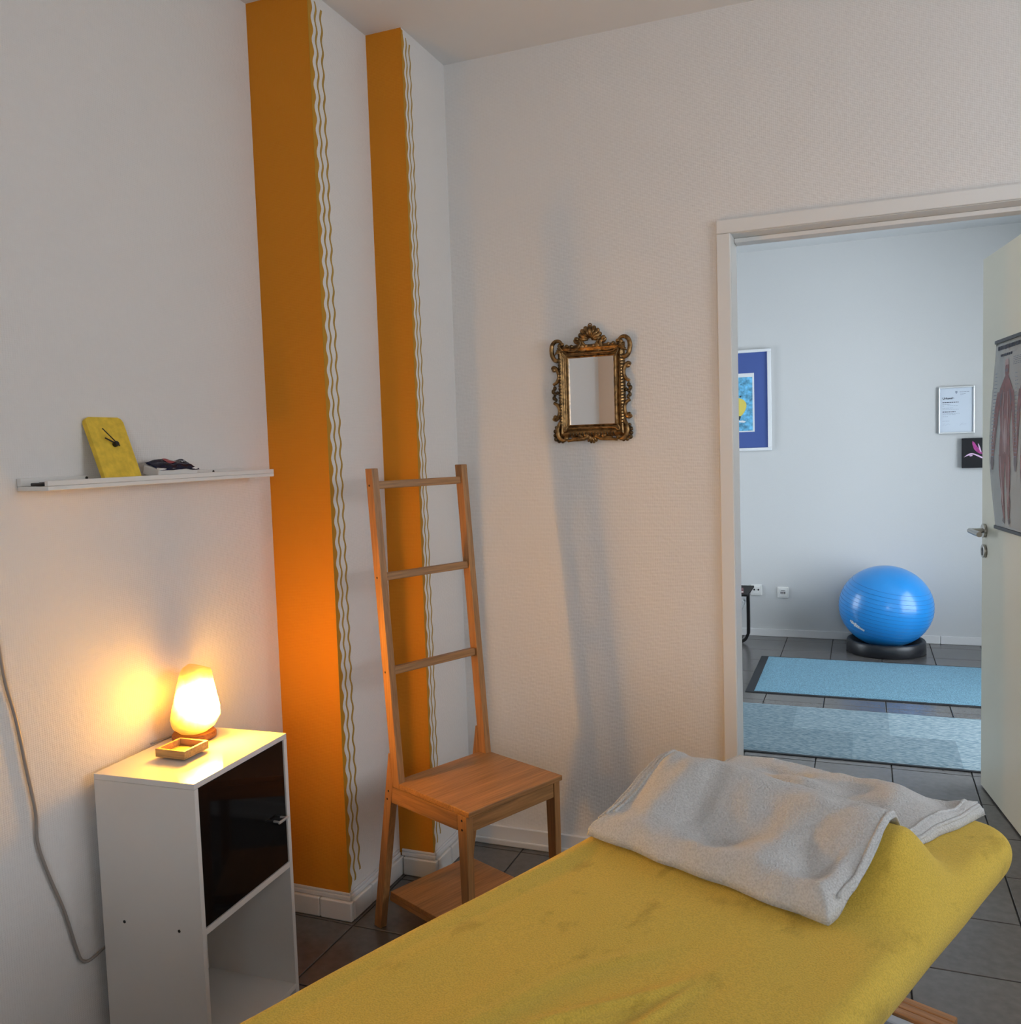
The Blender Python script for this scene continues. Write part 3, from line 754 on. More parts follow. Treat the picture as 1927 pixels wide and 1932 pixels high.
# local x: 0 = rear edge of seat side, .277 front ; local y: 0 near side .. CHW far side ; side members 0.022 thick
CHW, ST = 0.342, 0.022
def side_member(name, pts, y0, m='bamboo_z', th=ST):
    bm = B(); prism(bm, pts, y0, y0+th, 'y', 0.0015); return mesh_obj(name, bm, M[m], chair)
for y0, sgn in ((0, 1), (CHW-ST, -1)):
    po = side_member('post', [(-0.036, 0.437), (-0.006, 0.437), (-0.071, 1.309), (-0.101, 1.309)], y0)
    lg = side_member('leg', [(-0.155, 0.0), (-0.124, 0.0), (-0.037, 0.437), (-0.0372, 0.455), (-0.0436, 0.528), (-0.050, 0.528), (-0.070, 0.42)], y0)
    fl = side_member('leg', [(0.246, 0.0), (0.270, 0.0), (0.271, 0.437), (0.2365, 0.437)], y0)
    rl = side_member('side_rail', [(-0.0435, 0.390), (0.2355, 0.394), (0.2355, 0.4365), (-0.0375, 0.4365)], y0, 'bamboo_x', ST)
    yo = y0-0.0006 if y0 == 0 else y0+ST-0.0004
    for (px, pz, par) in ((-0.056, 0.420, lg), (-0.063, 0.396, lg), (0.254, 0.424, fl), (0.254, 0.400, fl), (-0.084, 1.263, po), (-0.066, 1.012, po), (-0.047, 0.754, po)):
        bm = B(); prism(bm, [(px+0.003*math.cos(k*PI/6), pz+0.003*math.sin(k*PI/6)) for k in range(12)], yo, yo+0.001, 'y'); mesh_obj('dowel_hole', bm, M['hole'], par)
bm = B(); prism(bm, [(-0.0055, 0.0), (0.282, 0.0), (0.282, CHW), (-0.0055, CHW), (-0.0055, CHW-ST-0.0005), (-0.036, CHW-ST-0.0005), (-0.036, ST+0.0005), (-0.0055, ST+0.0005)], 0.4375, 0.452, 'z', 0.002)
mesh_obj('seat', bm, M['bamboo_y'], chair)
bx('front_rail', M['bamboo_y'], chair, 0.254, 0.268, ST+0.0005, CHW-ST-0.0005, 0.392, 0.437, bev=0.001)
bx('rear_rail', M['bamboo_y'], chair, -0.036, -0.022, ST+0.0005, CHW-ST-0.0005, 0.394, 0.437, bev=0.001)
for z, s_ in ((1.263, -0.087), (1.012, -0.068), (0.754, -0.049)):
    bm = B(); box(bm, -0.011, 0.011, ST+0.0003, CHW-ST-0.0003, -0.0105, 0.0105, bev=0.002)
    o = mesh_obj('rung', bm, M['bamboo_y'], chair); o.location = (s_+0.001, 0, z); o.rotation_euler = (0, math.radians(-4), 0)
bx('lower_shelf', M['bamboo_y'], chair, -0.100, 0.244, ST+0.0005, CHW-ST-0.0005, 0.096, 0.110, bev=0.0015)
for y0 in (ST+0.0005, CHW-ST-0.0125): bx('shelf_rail', M['bamboo_x'], chair, -0.104, 0.2445, y0-0.0, y0+0.012, 0.082, 0.0955, bev=0.001)

# ================================================================== MIRROR
mr = thing('wall_mirror', 'small ornate bronze-gold baroque mirror on the white wall', 'mirror', (-0.7945, D-0.0005, 1.5255))
# local x right, z up, y towards the room is negative
bx('mirror_glass', M['mirror'], mr, -0.0745, 0.0745, -0.006, -0.004, -0.106, 0.106)
def ring_frame(bm, loops):
    """loops: list of (half width, half height, y) -> swept rectangular moulding"""
    rows = [[bm.verts.new((sx*a, y, sz*b)) for sx, sz in ((-1, -1), (1, -1), (1, 1), (-1, 1))] for a, b, y in loops]
    n = len(rows)
    for i in range(n-1):
        for k in range(4):
            k2 = (k+1) % 4; bm.faces.new((rows[i][k], rows[i][k2], rows[i+1][k2], rows[i+1][k]))
bm = B(); ring_frame(bm, [(0.0735, 0.1055, -0.0035), (0.0735, 0.1055, -0.012), (0.0765, 0.1085, -0.0135), (0.080, 0.112, -0.010), (0.086, 0.119, -0.011), (0.092, 0.126, -0.018), (0.099, 0.134, -0.021), (0.105, 0.141, -0.016), (0.109, 0.146, -0.008), (0.109, 0.146, -0.0005), (0.0735, 0.1055, -0.0005), (0.0735, 0.1055, -0.0035)])
mesh_obj('frame', bm, M['bronze'], mr)
bm = B()     # inner beading with flared corners
q = [(-0.080, -0.112), (-0.074, -0.117), (0.0, -0.117)]
loop = []
for sx, sz in ((1, 1), (-1, 1), (-1, -1), (1, -1)):
    c = [(0.082, 0.06), (0.082, 0.100), (0.084, 0.108), (0.091, 0.118), (0.092, 0.125), (0.086, 0.126), (0.078, 0.119), (0.070, 0.1175), (0.03, 0.1175)]
    if sx*sz < 0: c = c[::-1]
    loop += [(sx*a, -0.0215, sz*b) for a, b in c]
loop.append(loop[0])
tube(bm, loop, 0.0030, 6, cap=False); mesh_obj('beading', bm, M['bronze'], mr, smooth=True)
# gadroon ribs on the outer moulding
bm = B()
for sx in (-1, 1):
    for k in range(23):
        z = -0.105+0.0095*k; tube(bm, [(sx*0.0965, -0.0215, z), (sx*0.104, -0.0185, z+0.001), (sx*0.109, -0.010, z+0.002)], [0.0018, 0.0026, 0.0018], 5)
for k in range(15):
    x = -0.070+0.010*k; tube(bm, [(x, -0.0215, -0.131), (x*1.02, -0.0185, -0.138), (x*1.04, -0.010, -0.145)], [0.0018, 0.0028, 0.0018], 5)
mesh_obj('ribbing', bm, M['bronze_dark'], mr, smooth=True)['kind'] = 'stuff'
def scroll(name, pts, r0, r1, m='bronze', y=-0.014, n=5, parent=mr):
    P = catmull([(a, b) for a, b in pts], n); k = len(P); r0 *= 1.25; r1 *= 1.45
    bm = B(); tube(bm, [(p.x, y, p.y) for p in P], [max(0.0016, r0+(r1-r0)*i/(k-1)) * (0.65+0.35*math.sin(PI*min(1, (i+1)/k*1.0))) for i in range(k)], 8)
    e = P[0]; ellipsoid(bm, (e.x, y-0.001, e.y), r0*1.35, r0*1.2, r0*1.35, 10, 7)
    return mesh_obj(name, bm, M[m], parent, smooth=True)
for sx in (-1, 1):
    X = lambda pts: [(sx*a, b) for a, b in pts]
    # C-scrolls along the sides
    scroll('scroll', X([(0.121, 0.071), (0.127, 0.077), (0.119, 0.079), (0.109, 0.066), (0.106, 0.048), (0.113, 0.032), (0.125, 0.024)]), 0.0042, 0.0050)
    scroll('scroll', X([(0.121, -0.079), (0.127, -0.085), (0.118, -0.087), (0.109, -0.074), (0.106, -0.056), (0.113, -0.041), (0.125, -0.033)]), 0.0042, 0.0050)
    # leafy tuft between them
    bm = B()
    for a, b, r_ in ((0.121, 0.013, 0.006), (0.126, 0.003, 0.0065), (0.121, -0.006, 0.0055), (0.124, -0.018, 0.006), (0.118, -0.024, 0.005), (0.113, -0.002, 0.005)):
        ellipsoid(bm, (sx*a, -0.012, b), r_, 0.006, r_*1.25, 10, 7)
    mesh_obj('leaf_tuft', bm, M['bronze_dark'], mr, smooth=True)
    # big open loops at the top corners
    scroll('scroll', X([(0.100, 0.146), (0.094, 0.152), (0.101, 0.160), (0.113, 0.161), (0.124, 0.152), (0.128, 0.136), (0.126, 0.118), (0.119, 0.104), (0.108, 0.099), (0.100, 0.104)]), 0.0045, 0.0062)
    bm = B()
    for k in range(5): tube(bm, [(sx*(0.088+0.002*k), -0.018, 0.126-0.001*k), (sx*(0.098+0.003*k), -0.021, 0.140-0.004*k), (sx*(0.106+0.003*k), -0.014, 0.146-0.007*k)], [0.002, 0.0034, 0.0018], 6)
    mesh_obj('leaf', bm, M['bronze'], mr, smooth=True)
    # acanthus at the lower corners
    scroll('scroll', X([(0.086, -0.148), (0.094, -0.154), (0.108, -0.146), (0.114, -0.128), (0.110, -0.108), (0.102, -0.094)]), 0.0050, 0.0065)
    bm = B()
    for a, b, r_ in ((0.120, -0.112, 0.006), (0.124, -0.124, 0.007), (0.125, -0.137, 0.0065), (0.122, -0.149, 0.0075), (0.112, -0.155, 0.007), (0.100, -0.157, 0.006)):
        ellipsoid(bm, (sx*a, -0.009, b), r_, 0.006, r_, 10, 7)
    mesh_obj('leaf_tuft', bm, M['bronze_dark'], mr, smooth=True)
    # bottom rail scrolls
    scroll('scroll', X([(0.022, -0.139), (0.016, -0.136), (0.014, -0.142), (0.024, -0.150), (0.042, -0.152), (0.062, -0.153), (0.082, -0.156)]), 0.0042, 0.0045)
    scroll('scroll', X([(0.040, -0.141), (0.034, -0.138), (0.033, -0.143), (0.044, -0.147), (0.066, -0.148)]), 0.0038, 0.003)
    # crest: S-scrolls rising to the shell
    scroll('scroll', X([(0.044, 0.163), (0.050, 0.159), (0.043, 0.152), (0.036, 0.158), (0.034, 0.146), (0.040, 0.132), (0.056, 0.126), (0.074, 0.130), (0.090, 0.138)]), 0.0046, 0.0056)
    scroll('scroll', X([(0.026, 0.139), (0.020, 0.135), (0.016, 0.129), (0.026, 0.124), (0.035, 0.129)]), 0.0050, 0.0045)
    scroll('scroll', X([(0.012, 0.140), (0.020, 0.146), (0.026, 0.156), (0.020, 0.168), (0.006, 0.172), (0.0, 0.172)]), 0.0036, 0.0036)
    for a, b in ((0.060, 0.141), (0.076, 0.143), (0.090, 0.149)):
        bm = B(); ellipsoid(bm, (sx*a, -0.018, b), 0.0062, 0.006, 0.0062, 12, 8); mesh_obj('bead', bm, M['bronze'], mr, smooth=True)
def shell(c, r, n, a0, a1, y, m='bronze'):
    bm = B()
    for k in range(n):
        a = a0+(a1-a0)*k/(n-1); d = Vector((math.cos(a), 0, math.sin(a))); rr_ = r*(1.0-0.18*abs(2*k/(n-1)-1)**2)
        tube(bm, [Vector((c[0], y, c[1]))+d*r*0.15, Vector((c[0], y-0.004, c[1]))+d*rr_*0.6, Vector((c[0], y, c[1]))+d*rr_], [r*0.05, r*0.15, r*0.19], 8)
        ellipsoid(bm, tuple(Vector((c[0], y, c[1]))+d*rr_), r*0.19, r*0.12, r*0.19, 8, 6)
    return mesh_obj('shell', bm, M[m], mr, smooth=True)
shell((0, 0.158), 0.040, 9, math.radians(8), math.radians(172), -0.012)
shell((0, -0.138), 0.024, 6, math.radians(215), math.radians(325), -0.012)
bm = B(); box(bm, -0.005, 0.005, -0.014, -0.003, 0.118, 0.140, bev=0.002); box(bm, -0.060, 0.060, -0.012, -0.001, 0.118, 0.130, bev=0.003); mesh_obj('crest_base', bm, M['bronze_dark'], mr)
bm = B(); tube(bm, [(0.0055*math.cos(k*PI/8), -0.008, 0.2035+0.0065*math.sin(k*PI/8)) for k in range(17)], 0.0018, 6, cap=False); mesh_obj('hanging_ring', bm, M['bronze'], mr, smooth=True)

# ================================================================== MASSAGE TABLE (rotated) and blanket
ta = math.radians(-22.5)            # local y = long axis, local x = across
TXc, TX0, TX1 = -0.715, -0.292, 0.288   # centre (perp) and half extents
TOP, BOT = 0.655, 0.588
YEND = 1.715; YNEAR = -0.25
tab = thing('massage_table', 'massage table fitted with a mustard yellow terry cover', 'table', (math.cos(ta)*TXc, math.sin(ta)*TXc, 0), ta)
RC, RPf = 0.075, 0.034
BUMP_Y, BUMP_H = 1.375, 0.088
def bump(x, y):
    """roll pushed under the cover"""
    side = sstep(TX1-0.005, TX1-0.085, x)*sstep(TX0+0.0, TX0+0.08, x)
    d = y-BUMP_Y
    w_ = 0.105 if d < 0 else 0.066
    return BUMP_H*math.exp(-(d/w_)**2)*side
WR = [  # wrinkles: (x0,y0,x1,y1,height,width)
    (-0.05, 0.55, 0.10, 0.98, 0.0075, 0.010), (0.02, 0.52, 0.125, 0.95, 0.007, 0.009), (-0.10, 0.60, 0.03, 1.00, 0.004, 0.012),
    (0.055, 0.50, 0.135, 0.85, 0.005, 0.009), (0.00, 0.70, 0.09, 0.86, -0.004, 0.008), (-0.27, 0.3, -0.262, 1.25, 0.004, 0.012), (-0.235, 0.5, -0.228, 1.2, -0.003, 0.012),
    (0.12, 0.40, 0.20, 0.80, 0.004, 0.014), (-0.16, 0.45, -0.05, 0.85, 0.003, 0.02)]
def wrinkle(x, y):
    s_ = 0
    for x0, y0, x1, y1, h, w_ in WR:
        dx, dy = x1-x0, y1-y0; l2 = dx*dx+dy*dy; t = ((x-x0)*dx+(y-y0)*dy)/l2
        px = x-(x0+t*dx) + 0.010*math.sin(t*7+x0*30); 
        m_ = sstep(-0.15, 0.25, t)*sstep(1.15, 0.75, t)
        s_ += 0.62*h*m_*math.exp(-(px/(w_*0.8))**2)
    return s_
def cover(x, y):
    xi = max(TX0+RC, min(TX1-RC, x)); yi = max(YNEAR+RC, min(YEND-RC, y))
    qx, qy = x-xi, y-yi; d = math.hypot(qx, qy)
    z = TOP + wrinkle(x, y) + 0.0025*noise.noise((x*9, y*6, 1.0))
    px, py = x, y
    if d > 1e-9:
        nx, ny = qx/d, qy/d; fl = RC-RPf
        arc = RPf*PI/2
        if d <= fl: pass
        elif d <= fl+arc:
            a = (d-fl)/RPf; px = xi+nx*(fl+RPf*math.sin(a)); py = yi+ny*(fl+RPf*math.sin(a)); z -= RPf*(1-math.cos(a))
        else:
            e = min(d-fl-arc, TOP-BOT-RPf); ins = 0.010*(e/(TOP-BOT-RPf))**2
            px = xi+nx*(RC-ins); py = yi+ny*(RC-ins); z -= RPf+e
    z += bump(px, py)
    return Vector((px, py, z))
SK = RPf*PI/2 - RPf + (TOP-BOT-RPf) + 0.004
bm = B(); NX, NY = 150, 330
grid(bm, NX, NY, lambda a, b: cover(TX0-SK+(TX1-TX0+2*SK)*a, YNEAR-SK+(YEND-YNEAR+2*SK)*b))
mesh_obj('terry_cover', bm, M['velour'], tab, smooth=True)
bx('underside', M['black'], tab, TX0+0.02, TX1-0.02, YNEAR+0.02, YEND-0.02, BOT+0.002, BOT+0.030, bev=0.004)
for xx in (-0.18, 0.14): bx('frame_rail', M['greymetal'], tab, xx, xx+0.04, YNEAR+0.10, YEND-0.12, 0.540, 0.589, bev=0.004)
for yy in (0.10, 1.30):
    bx('column', M['greymetal'], tab, -0.055, 0.055, yy-0.045, yy+0.045, 0.10, 0.541, bev=0.008)
for yy in (-0.20, 1.930):
    for k in range(3): bx('foot_board', M['beech'], tab, -0.26, 0.092, yy+0.001+0.024*k, yy+0.023+0.024*k, 0.040, 0.072, bev=0.003)
    bx('foot_beam', M['greymetal'], tab, -0.26, 0.085, yy-0.034, yy-0.001, 0.012, 0.066, bev=0.006)
    for xx in (-0.30, 0.130):
        bm = B(); lathe(bm, [(0, 0.0), (0.044, 0.0), (0.050, 0.010), (0.050, 0.060), (0.044, 0.070), (0, 0.072)], 28, (xx, yy+0.010, 0)); mesh_obj('foot_cap', bm, M['greymetal'], tab, smooth=False)
bx('base_bar', M['black'], tab, -0.10, -0.04, -0.22, 1.893, 0.030, 0.099, bev=0.006)

# ---- fleece blanket over the roll
bl = thing('fleece_blanket', 'pale grey fleece blanket folded over the raised end of the yellow table', 'blanket', tab.location, ta)
RIGHT = [(0.0, (0.180, 1.168)), (0.12, (0.192, 1.230)), (0.35, (0.196, 1.372)), (0.52, (0.182, 1.470)), (0.62, (0.184, 1.530)), (0.80, (0.208, 1.625)), (1.0, (0.226, 1.722))]
LEFT = [(0.0, (-0.268, 1.178)), (0.12, (-0.258, 1.235)), (0.35, (-0.243, 1.372)), (0.52, (-0.242, 1.470)), (0.62, (-0.238, 1.520)), (0.80, (-0.262, 1.610)), (1.0, (-0.258, 1.668))]
def tabv(T_, v):
    return lerp_lin([(k, p[0]) for k, p in T_], v), lerp_lin([(k, p[1]) for k, p in T_], v)
def lerp_lin(tab_, x):
    for (x0, y0), (x1, y1) in zip(tab_, tab_[1:]):
        if x <= x1: return y0+(y1-y0)*(x-x0)/(x1-x0)
    return tab_[-1][1]
DENT = [(-0.14, 1.33, 0.05, 0.05, 0.014), (-0.04, 1.25, 0.05, 0.035, -0.012), (-0.06, 1.36, 0.07, 0.03, 0.010), (0.06, 1.22, 0.06, 0.03, 0.008), (0.12, 1.28, 0.03, 0.06, -0.010),
        (-0.17, 1.26, 0.03, 0.05, 0.008), (0.02, 1.30, 0.03, 0.05, -0.006), (0.10, 1.62, 0.05, 0.04, 0.012), (-0.08, 1.58, 0.07, 0.03, 0.010), (0.17, 1.67, 0.03, 0.03, -0.008), (0.14, 1.19, 0.04, 0.02, 0.006),
        (-0.20, 1.33, 0.018, 0.07, 0.007), (-0.10, 1.29, 0.022, 0.05, -0.007), (0.00, 1.19, 0.05, 0.018, 0.006), (0.09, 1.34, 0.05, 0.016, 0.005), (0.16, 1.24, 0.016, 0.05, 0.006), (0.04, 1.66, 0.07, 0.014, 0.006), (-0.12, 1.63, 0.06, 0.016, -0.006)]
def blanket(u, v, under=False):
    lx, ly = tabv(LEFT, v); rx, ry = tabv(RIGHT, v)
    x = lx+(rx-lx)*u; y = ly+(ry-ly)*u
    # far edge swings a little
    y += sstep(0.7, 1.0, v)*0.022*math.sin(u*6.0+0.3)
    x += 0.004*noise.noise((v*9, 1.0, u*3)); y += 0.006*noise.noise((u*7, 2.0, v*2))
    base = cover(x, min(y, YEND-0.03)).z
    # the roll lies under the blanket up to its outer edge
    d = y-BUMP_Y; w_ = 0.125 if d < 0 else 0.072
    ridge = TOP + (BUMP_H+0.004)*math.exp(-(d/w_)**2)
    z = max(base, ridge*1.0)
    lift = 0.0135*sstep(0.72, 0.90, u)*sstep(0.035, 0.11, v)*sstep(0.42, 0.30, v)   # the fold gapes at its right end
    if under: z += 0.0015+lift
    else:
        th = 0.018 + 0.016*sstep(0.30, 0.0, v)
        th += 0.014*sstep(0.60, 0.90, v)*(0.6+0.4*u)
        for dx, dy, sx_, sy_, h in DENT: th += 1.5*h*math.exp(-((x-dx)/sx_)**2-((y-dy)/sy_)**2)
        th += 0.006*noise.noise((x*11, y*13, 5))+0.0030*noise.noise((x*28, y*30, 8))
        e = min(u/0.06, (1-u)/0.075, v/0.065, (1-v)/0.06)
        e = max(0.0, min(1.0, e)); th = max(th-lift, 0.011)*math.sqrt(1-(1-e)**2)
        z += lift+max(th, 0.0016)
    return Vector((x, y, z))
NU, NV = 110, 130
def rnd(t, n):  # denser near the rounded edges
    return t
bm = B()
up_ = grid(bm, NU, NV, lambda a, b: blanket(0.5-0.5*math.cos(PI*a)*0.35-0.5*(1-2*a)*0.65, 0.5-0.5*math.cos(PI*b)*0.35-0.5*(1-2*b)*0.65))
lo_ = grid(bm, NU, NV, lambda a, b: blanket(0.5-0.5*math.cos(PI*a)*0.35-0.5*(1-2*a)*0.65, 0.5-0.5*math.cos(PI*b)*0.35-0.5*(1-2*b)*0.65, True))
bmesh.ops.remove_doubles(bm, verts=bm.verts[:], dist=0.0004)
mesh_obj('fleece', bm, M['fleece'], bl, smooth=True)
# lower layer of the fold, seen at the right end
bm = B()
def layer(a, b, top):
    u = 0.66+0.325*a; v = 0.02+0.40*b; p = blanket(u, v, True); lf = 0.0135*sstep(0.72, 0.90, u)*sstep(0.035, 0.11, v)*sstep(0.42, 0.30, v)
    e = max(0.0, min(1.0, (1-a)/0.08, b/0.08, (1-b)/0.08, a/0.08))
    return Vector((p.x-0.004*math.sin(b*9), p.y, p.z-lf+(0.0095*math.sqrt(1-(1-e)**2) if top else -0.0008)))
grid(bm, 30, 40, lambda a, b: layer(a, b, True)); grid(bm, 30, 40, lambda a, b: layer(a, b, False))
bmesh.ops.remove_doubles(bm, verts=bm.verts[:], dist=0.0003)
mesh_obj('under_layer', bm, M['fleece'], bl, smooth=True)
# stitched hems
def hem(uv, r, n=70):
    bm = B(); pts = [blanket(*uv(i/n))+Vector((0, 0, 0.0004)) for i in range(n+1)]
    tube(bm, pts, [r*(1+0.25*noise.noise((i*0.7, r*900, 2))) for i in range(n+1)], 7); mesh_obj('hem', bm, M['fleece'], bl, smooth=True)
hem(lambda t: (0.985, 0.06+0.92*t), 0.0036); hem(lambda t: (0.02+0.96*t, 0.985), 0.0036)
hem(lambda t: (0.012, 0.05+0.93*t), 0.0042); hem(lambda t: (0.034, 0.06+0.60*t), 0.0034); hem(lambda t: (0.060, 0.08+0.50*t), 0.0030)
hem(lambda t: (0.945, 0.56+0.42*t), 0.0028)

# ================================================================== NEXT ROOM
# runner mats
def runner(name, label, x0, x1, y0, y1, m, edge):
    t = thing(name, label, 'mat', (x0, y0, 0.0))
    W_, D_ = x1-x0, y1-y0
    bx('rubber_edge', M['rubber'], t, 0, W_, 0, D_, 0.0004, 0.004, bev=0.001)
    bm = B(); n = 60
    def f(a, b):
        x = edge[0]+(W_-edge[0]-edge[1])*a; y = edge[2]+(D_-edge[2]-edge[3])*b
        e = min(1, 30*min(a*W_, (1-a)*W_, b*D_, (1-b)*D_))
        return Vector((x, y, 0.0042+0.006*e+0.0012*noise.noise((x*40, y*40, 1))))
    grid(bm, 90, 50, f); mesh_obj('pile', bm, m, t, smooth=True)
    return t
runner('floor_mat', 'bright blue floor mat with black rubber edge before the exercise ball', -0.595, 1.25, 4.845, 5.690, M['mat1'], (0.045, 0.045, 0.022, 0.012))
runner('patchwork_runner', 'blue-grey patchwork runner mat across the doorway on the grey tiles', -1.15, 1.25, 3.895, 4.635, M['mat2'], (0.02, 0.02, 0.014, 0.004))
# ball on a ring
bc = (0.133, 6.010)
ring = thing('ball_ring', 'black plastic ring base under the blue exercise ball', 'ball base', (bc[0], bc[1], 0))
bm = B(); lathe(bm, [(0.155, 0.0), (0.226, 0.0), (0.234, 0.006), (0.232, 0.070), (0.226, 0.080), (0.214, 0.082), (0.206, 0.074), (0.180, 0.030), (0.155, 0.012), (0.155, 0.0)], 64)
mesh_obj('ring_body', bm, M['ringblack'], ring, smooth=True)
ball = thing('exercise_ball', 'large blue exercise ball resting in a black ring by the far wall', 'ball', (bc[0], bc[1], 0.030))
bm = B(); ellipsoid(bm, (0, 0, 0.258), 0.278, 0.278, 0.256, 72, 48); mesh_obj('ball_skin', bm, M['ball'], ball, smooth=True)
# moulded grip rings round a tilted axis
axq = Vector((0.18, -0.12, 0.97)).normalized(); e_a = axq.cross(Vector((0, 1, 0))).normalized(); e_b = axq.cross(e_a)
def on_ball(d): return Vector((0.2783*d.x, 0.2783*d.y, 0.258+0.2563*d.z))
for k in range(-6, 7):
    h = 0.095*k; rr_ = math.sqrt(1-h*h)
    bm = B(); tube(bm, [on_ball(axq*h+(e_a*math.cos(a*PI/40)+e_b*math.sin(a*PI/40))*rr_) for a in range(81)], 0.0009, 5, cap=False)
    mesh_obj('grip_ring', bm, M['ball_line'], ball, smooth=True)
bm = B(); gr = random.Random(4)
for k in range(9):
    u_ = k/8
    dirc = Vector((-0.72+0.25*u_, -0.62-0.14*u_, -0.26-0.20*u_)).normalized()
    t1 = Vector((0.25, -0.14, -0.20)).normalized(); t1 = (t1-dirc*t1.dot(dirc)).normalized(); t2 = dirc.cross(t1)
    hh = gr.choice((0.030, 0.045, 0.060)); ww = 0.020
    vs = [bm.verts.new(on_ball((dirc+t1*a*ww+t2*b*hh).normalized())+dirc*0.0012) for a, b in ((-1, -1), (1, -1), (1, 1), (-1, 1))]; bm.faces.new(vs)
mesh_obj('white_lettering', bm, M['white_print'], ball)['kind'] = 'stuff'
# sockets
def plate(name, label, x, z, kind):
    t = thing(name, label, 'socket', (x, FY-0.0005, z))
    bx('cover_frame', M['socket'], t, -0.038, 0.038, -0.010, 0, -0.038, 0.038, bev=0.004)
    ins = bx('insert', M['socket'], t, -0.026, 0.026, -0.014, -0.0102, -0.026, 0.026, bev=0.002)
    bm = B()
    if kind == 0:
        for cx in (-0.014, 0.014): disc_y(bm, cx, 0.002, 0.0065, -0.0150, -0.0138, 14)
        disc_y(bm, 0, 0.002, 0.0018, -0.0150, -0.0138, 8)
    else:
        box(bm, -0.014, 0.014, -0.0150, -0.0138, 0.012, 0.0145)
        for cx in (-0.012, 0.0, 0.012): prism(bm, [(cx-0.004, 0.006), (cx+0.004, 0.006), (cx+0.0022, -0.010), (cx-0.0022, -0.010)], -0.0150, -0.0138, 'y')
    mesh_obj('contacts', bm, M['black'], ins)['kind'] = 'stuff'
plate('aerial_socket', 'white aerial socket with two round holes beside the black side table', -0.688, 0.322, 0)
plate('telephone_socket', 'white telephone socket with three slots on the far wall', -0.511, 0.308, 1)
# framed print
pf = thing('framed_picture', 'white framed picture with royal blue mount on the far wall', 'picture', (-0.835, FY-0.0005, 1.630))
PWd, PHd = 0.262, 0.344
for a in ((-PWd, PWd, PHd-0.020, PHd), (-PWd, PWd, -PHd, -PHd+0.020), (-PWd, -PWd+0.024, -PHd+0.0205, PHd-0.0205), (PWd-0.024, PWd, -PHd+0.0205, PHd-0.0205)):
    bx('frame_bar', M['frame_white'], pf, a[0], a[1], -0.024, 0, a[2], a[3], bev=0.003)
bx('mount', M['mat_blue'], pf, -PWd+0.020, PWd-0.020, -0.010, -0.004, -PHd+0.018, PHd-0.018)
bx('paper_border', M['frame_white'], pf, -0.150, 0.150, -0.0112, -0.0101, -0.214, 0.186)
art = bx('painting', M['paint_cyan'], pf, -0.138, 0.138, -0.0122, -0.0113, -0.206, 0.160)
bm = B(); prism(bm, [(0.034+0.062*math.cos(a*PI/12)*(1+0.12*math.sin(2*a*PI/12)), -0.045+0.066*math.sin(a*PI/12)) for a in range(24)], -0.0130, -0.0123, 'y'); mesh_obj('yellow_shape', bm, M['paint_yellow'], art)
bm = B(); prism(bm, [(-0.02, -0.095), (0.060, -0.105), (0.052, -0.130), (-0.02, -0.135)], -0.0131, -0.0123, 'y')
prism(bm, [(0.058, 0.110), (0.066, 0.116), (0.064, 0.104)], -0.0131, -0.0123, 'y'); prism(bm, [(0.05, 0.03), (0.058, 0.036), (0.066, 0.028), (0.056, 0.022)], -0.0131, -0.0123, 'y')
mesh_obj('dark_strokes', bm, M['paint_dark'], art)['kind'] = 'stuff'
bm = B(); prism(bm, [(0.045, -0.138), (0.070, -0.134), (0.092, -0.142), (0.080, -0.150), (0.050, -0.146)], -0.0131, -0.0123, 'y'); mesh_obj('pale_stroke', bm, M['frame_white'], art)
# certificate
cf = thing('framed_certificate', 'silver framed certificate headed Urkunde on the far wall', 'certificate', (0.5545, FY-0.0005, 1.506))
CWd, CHd = 0.1025, 0.1475
for a in ((-CWd, CWd, CHd-0.008, CHd), (-CWd, CWd, -CHd, -CHd+0.008), (-CWd, -CWd+0.008, -CHd+0.0082, CHd-0.0082), (CWd-0.008, CWd, -CHd+0.0082, CHd-0.0082)):
    bx('frame_bar', M['alu'], cf, a[0], a[1], -0.016, 0, a[2], a[3], bev=0.0015)
shp = bx('paper', M['cert'], cf, -CWd+0.007, CWd-0.007, -0.008, -0.004, -CHd+0.007, CHd-0.007)
def text_mesh(name, body, size, m, parent, loc, bold=0.0):
    cu = bpy.data.curves.new(name+'_font', 'FONT'); cu.body = body; cu.size = size; cu.extrude = 0.0002; cu.offset = bold
    to = bpy.data.objects.new(name+'_tmp', cu); C.objects.link(to)
    bpy.context.view_layer.update()
    me = bpy.data.meshes.new_from_object(to.evaluated_get(bpy.context.evaluated_depsgraph_get()))
    bpy.data.objects.remove(to); bpy.data.curves.remove(cu)
    me.materials.clear(); me.materials.append(m)
    o = bpy.data.objects.new(name, me); C.objects.link(o); o.parent = parent; o.location = loc; o.rotation_euler = (PI/2, 0, 0)
    return o
text_mesh('heading_lettering', 'Urkunde', 0.0185, M['ink'], shp, (-0.079, -0.0085, 0.070), 0.0005)
def text_rows(name, rows, m, parent, y):
    bm = B(); r_ = random.Random(11)
    for x0, x1, z, h in rows:
        x = x0
        while x < x1-0.002:
            w_ = min(r_.uniform(0.005, 0.014), x1-x); box(bm, x, x+w_, y-0.0003, y, z, z+h); x += w_+0.0025
    o = mesh_obj(name, bm, m, parent); o['kind'] = 'stuff'; return o
text_rows('bold_rows', [(-0.079, 0.013, 0.0475, 0.0045), (-0.079, -0.004, -0.012, 0.0045)], M['ink'], shp, -0.0082)
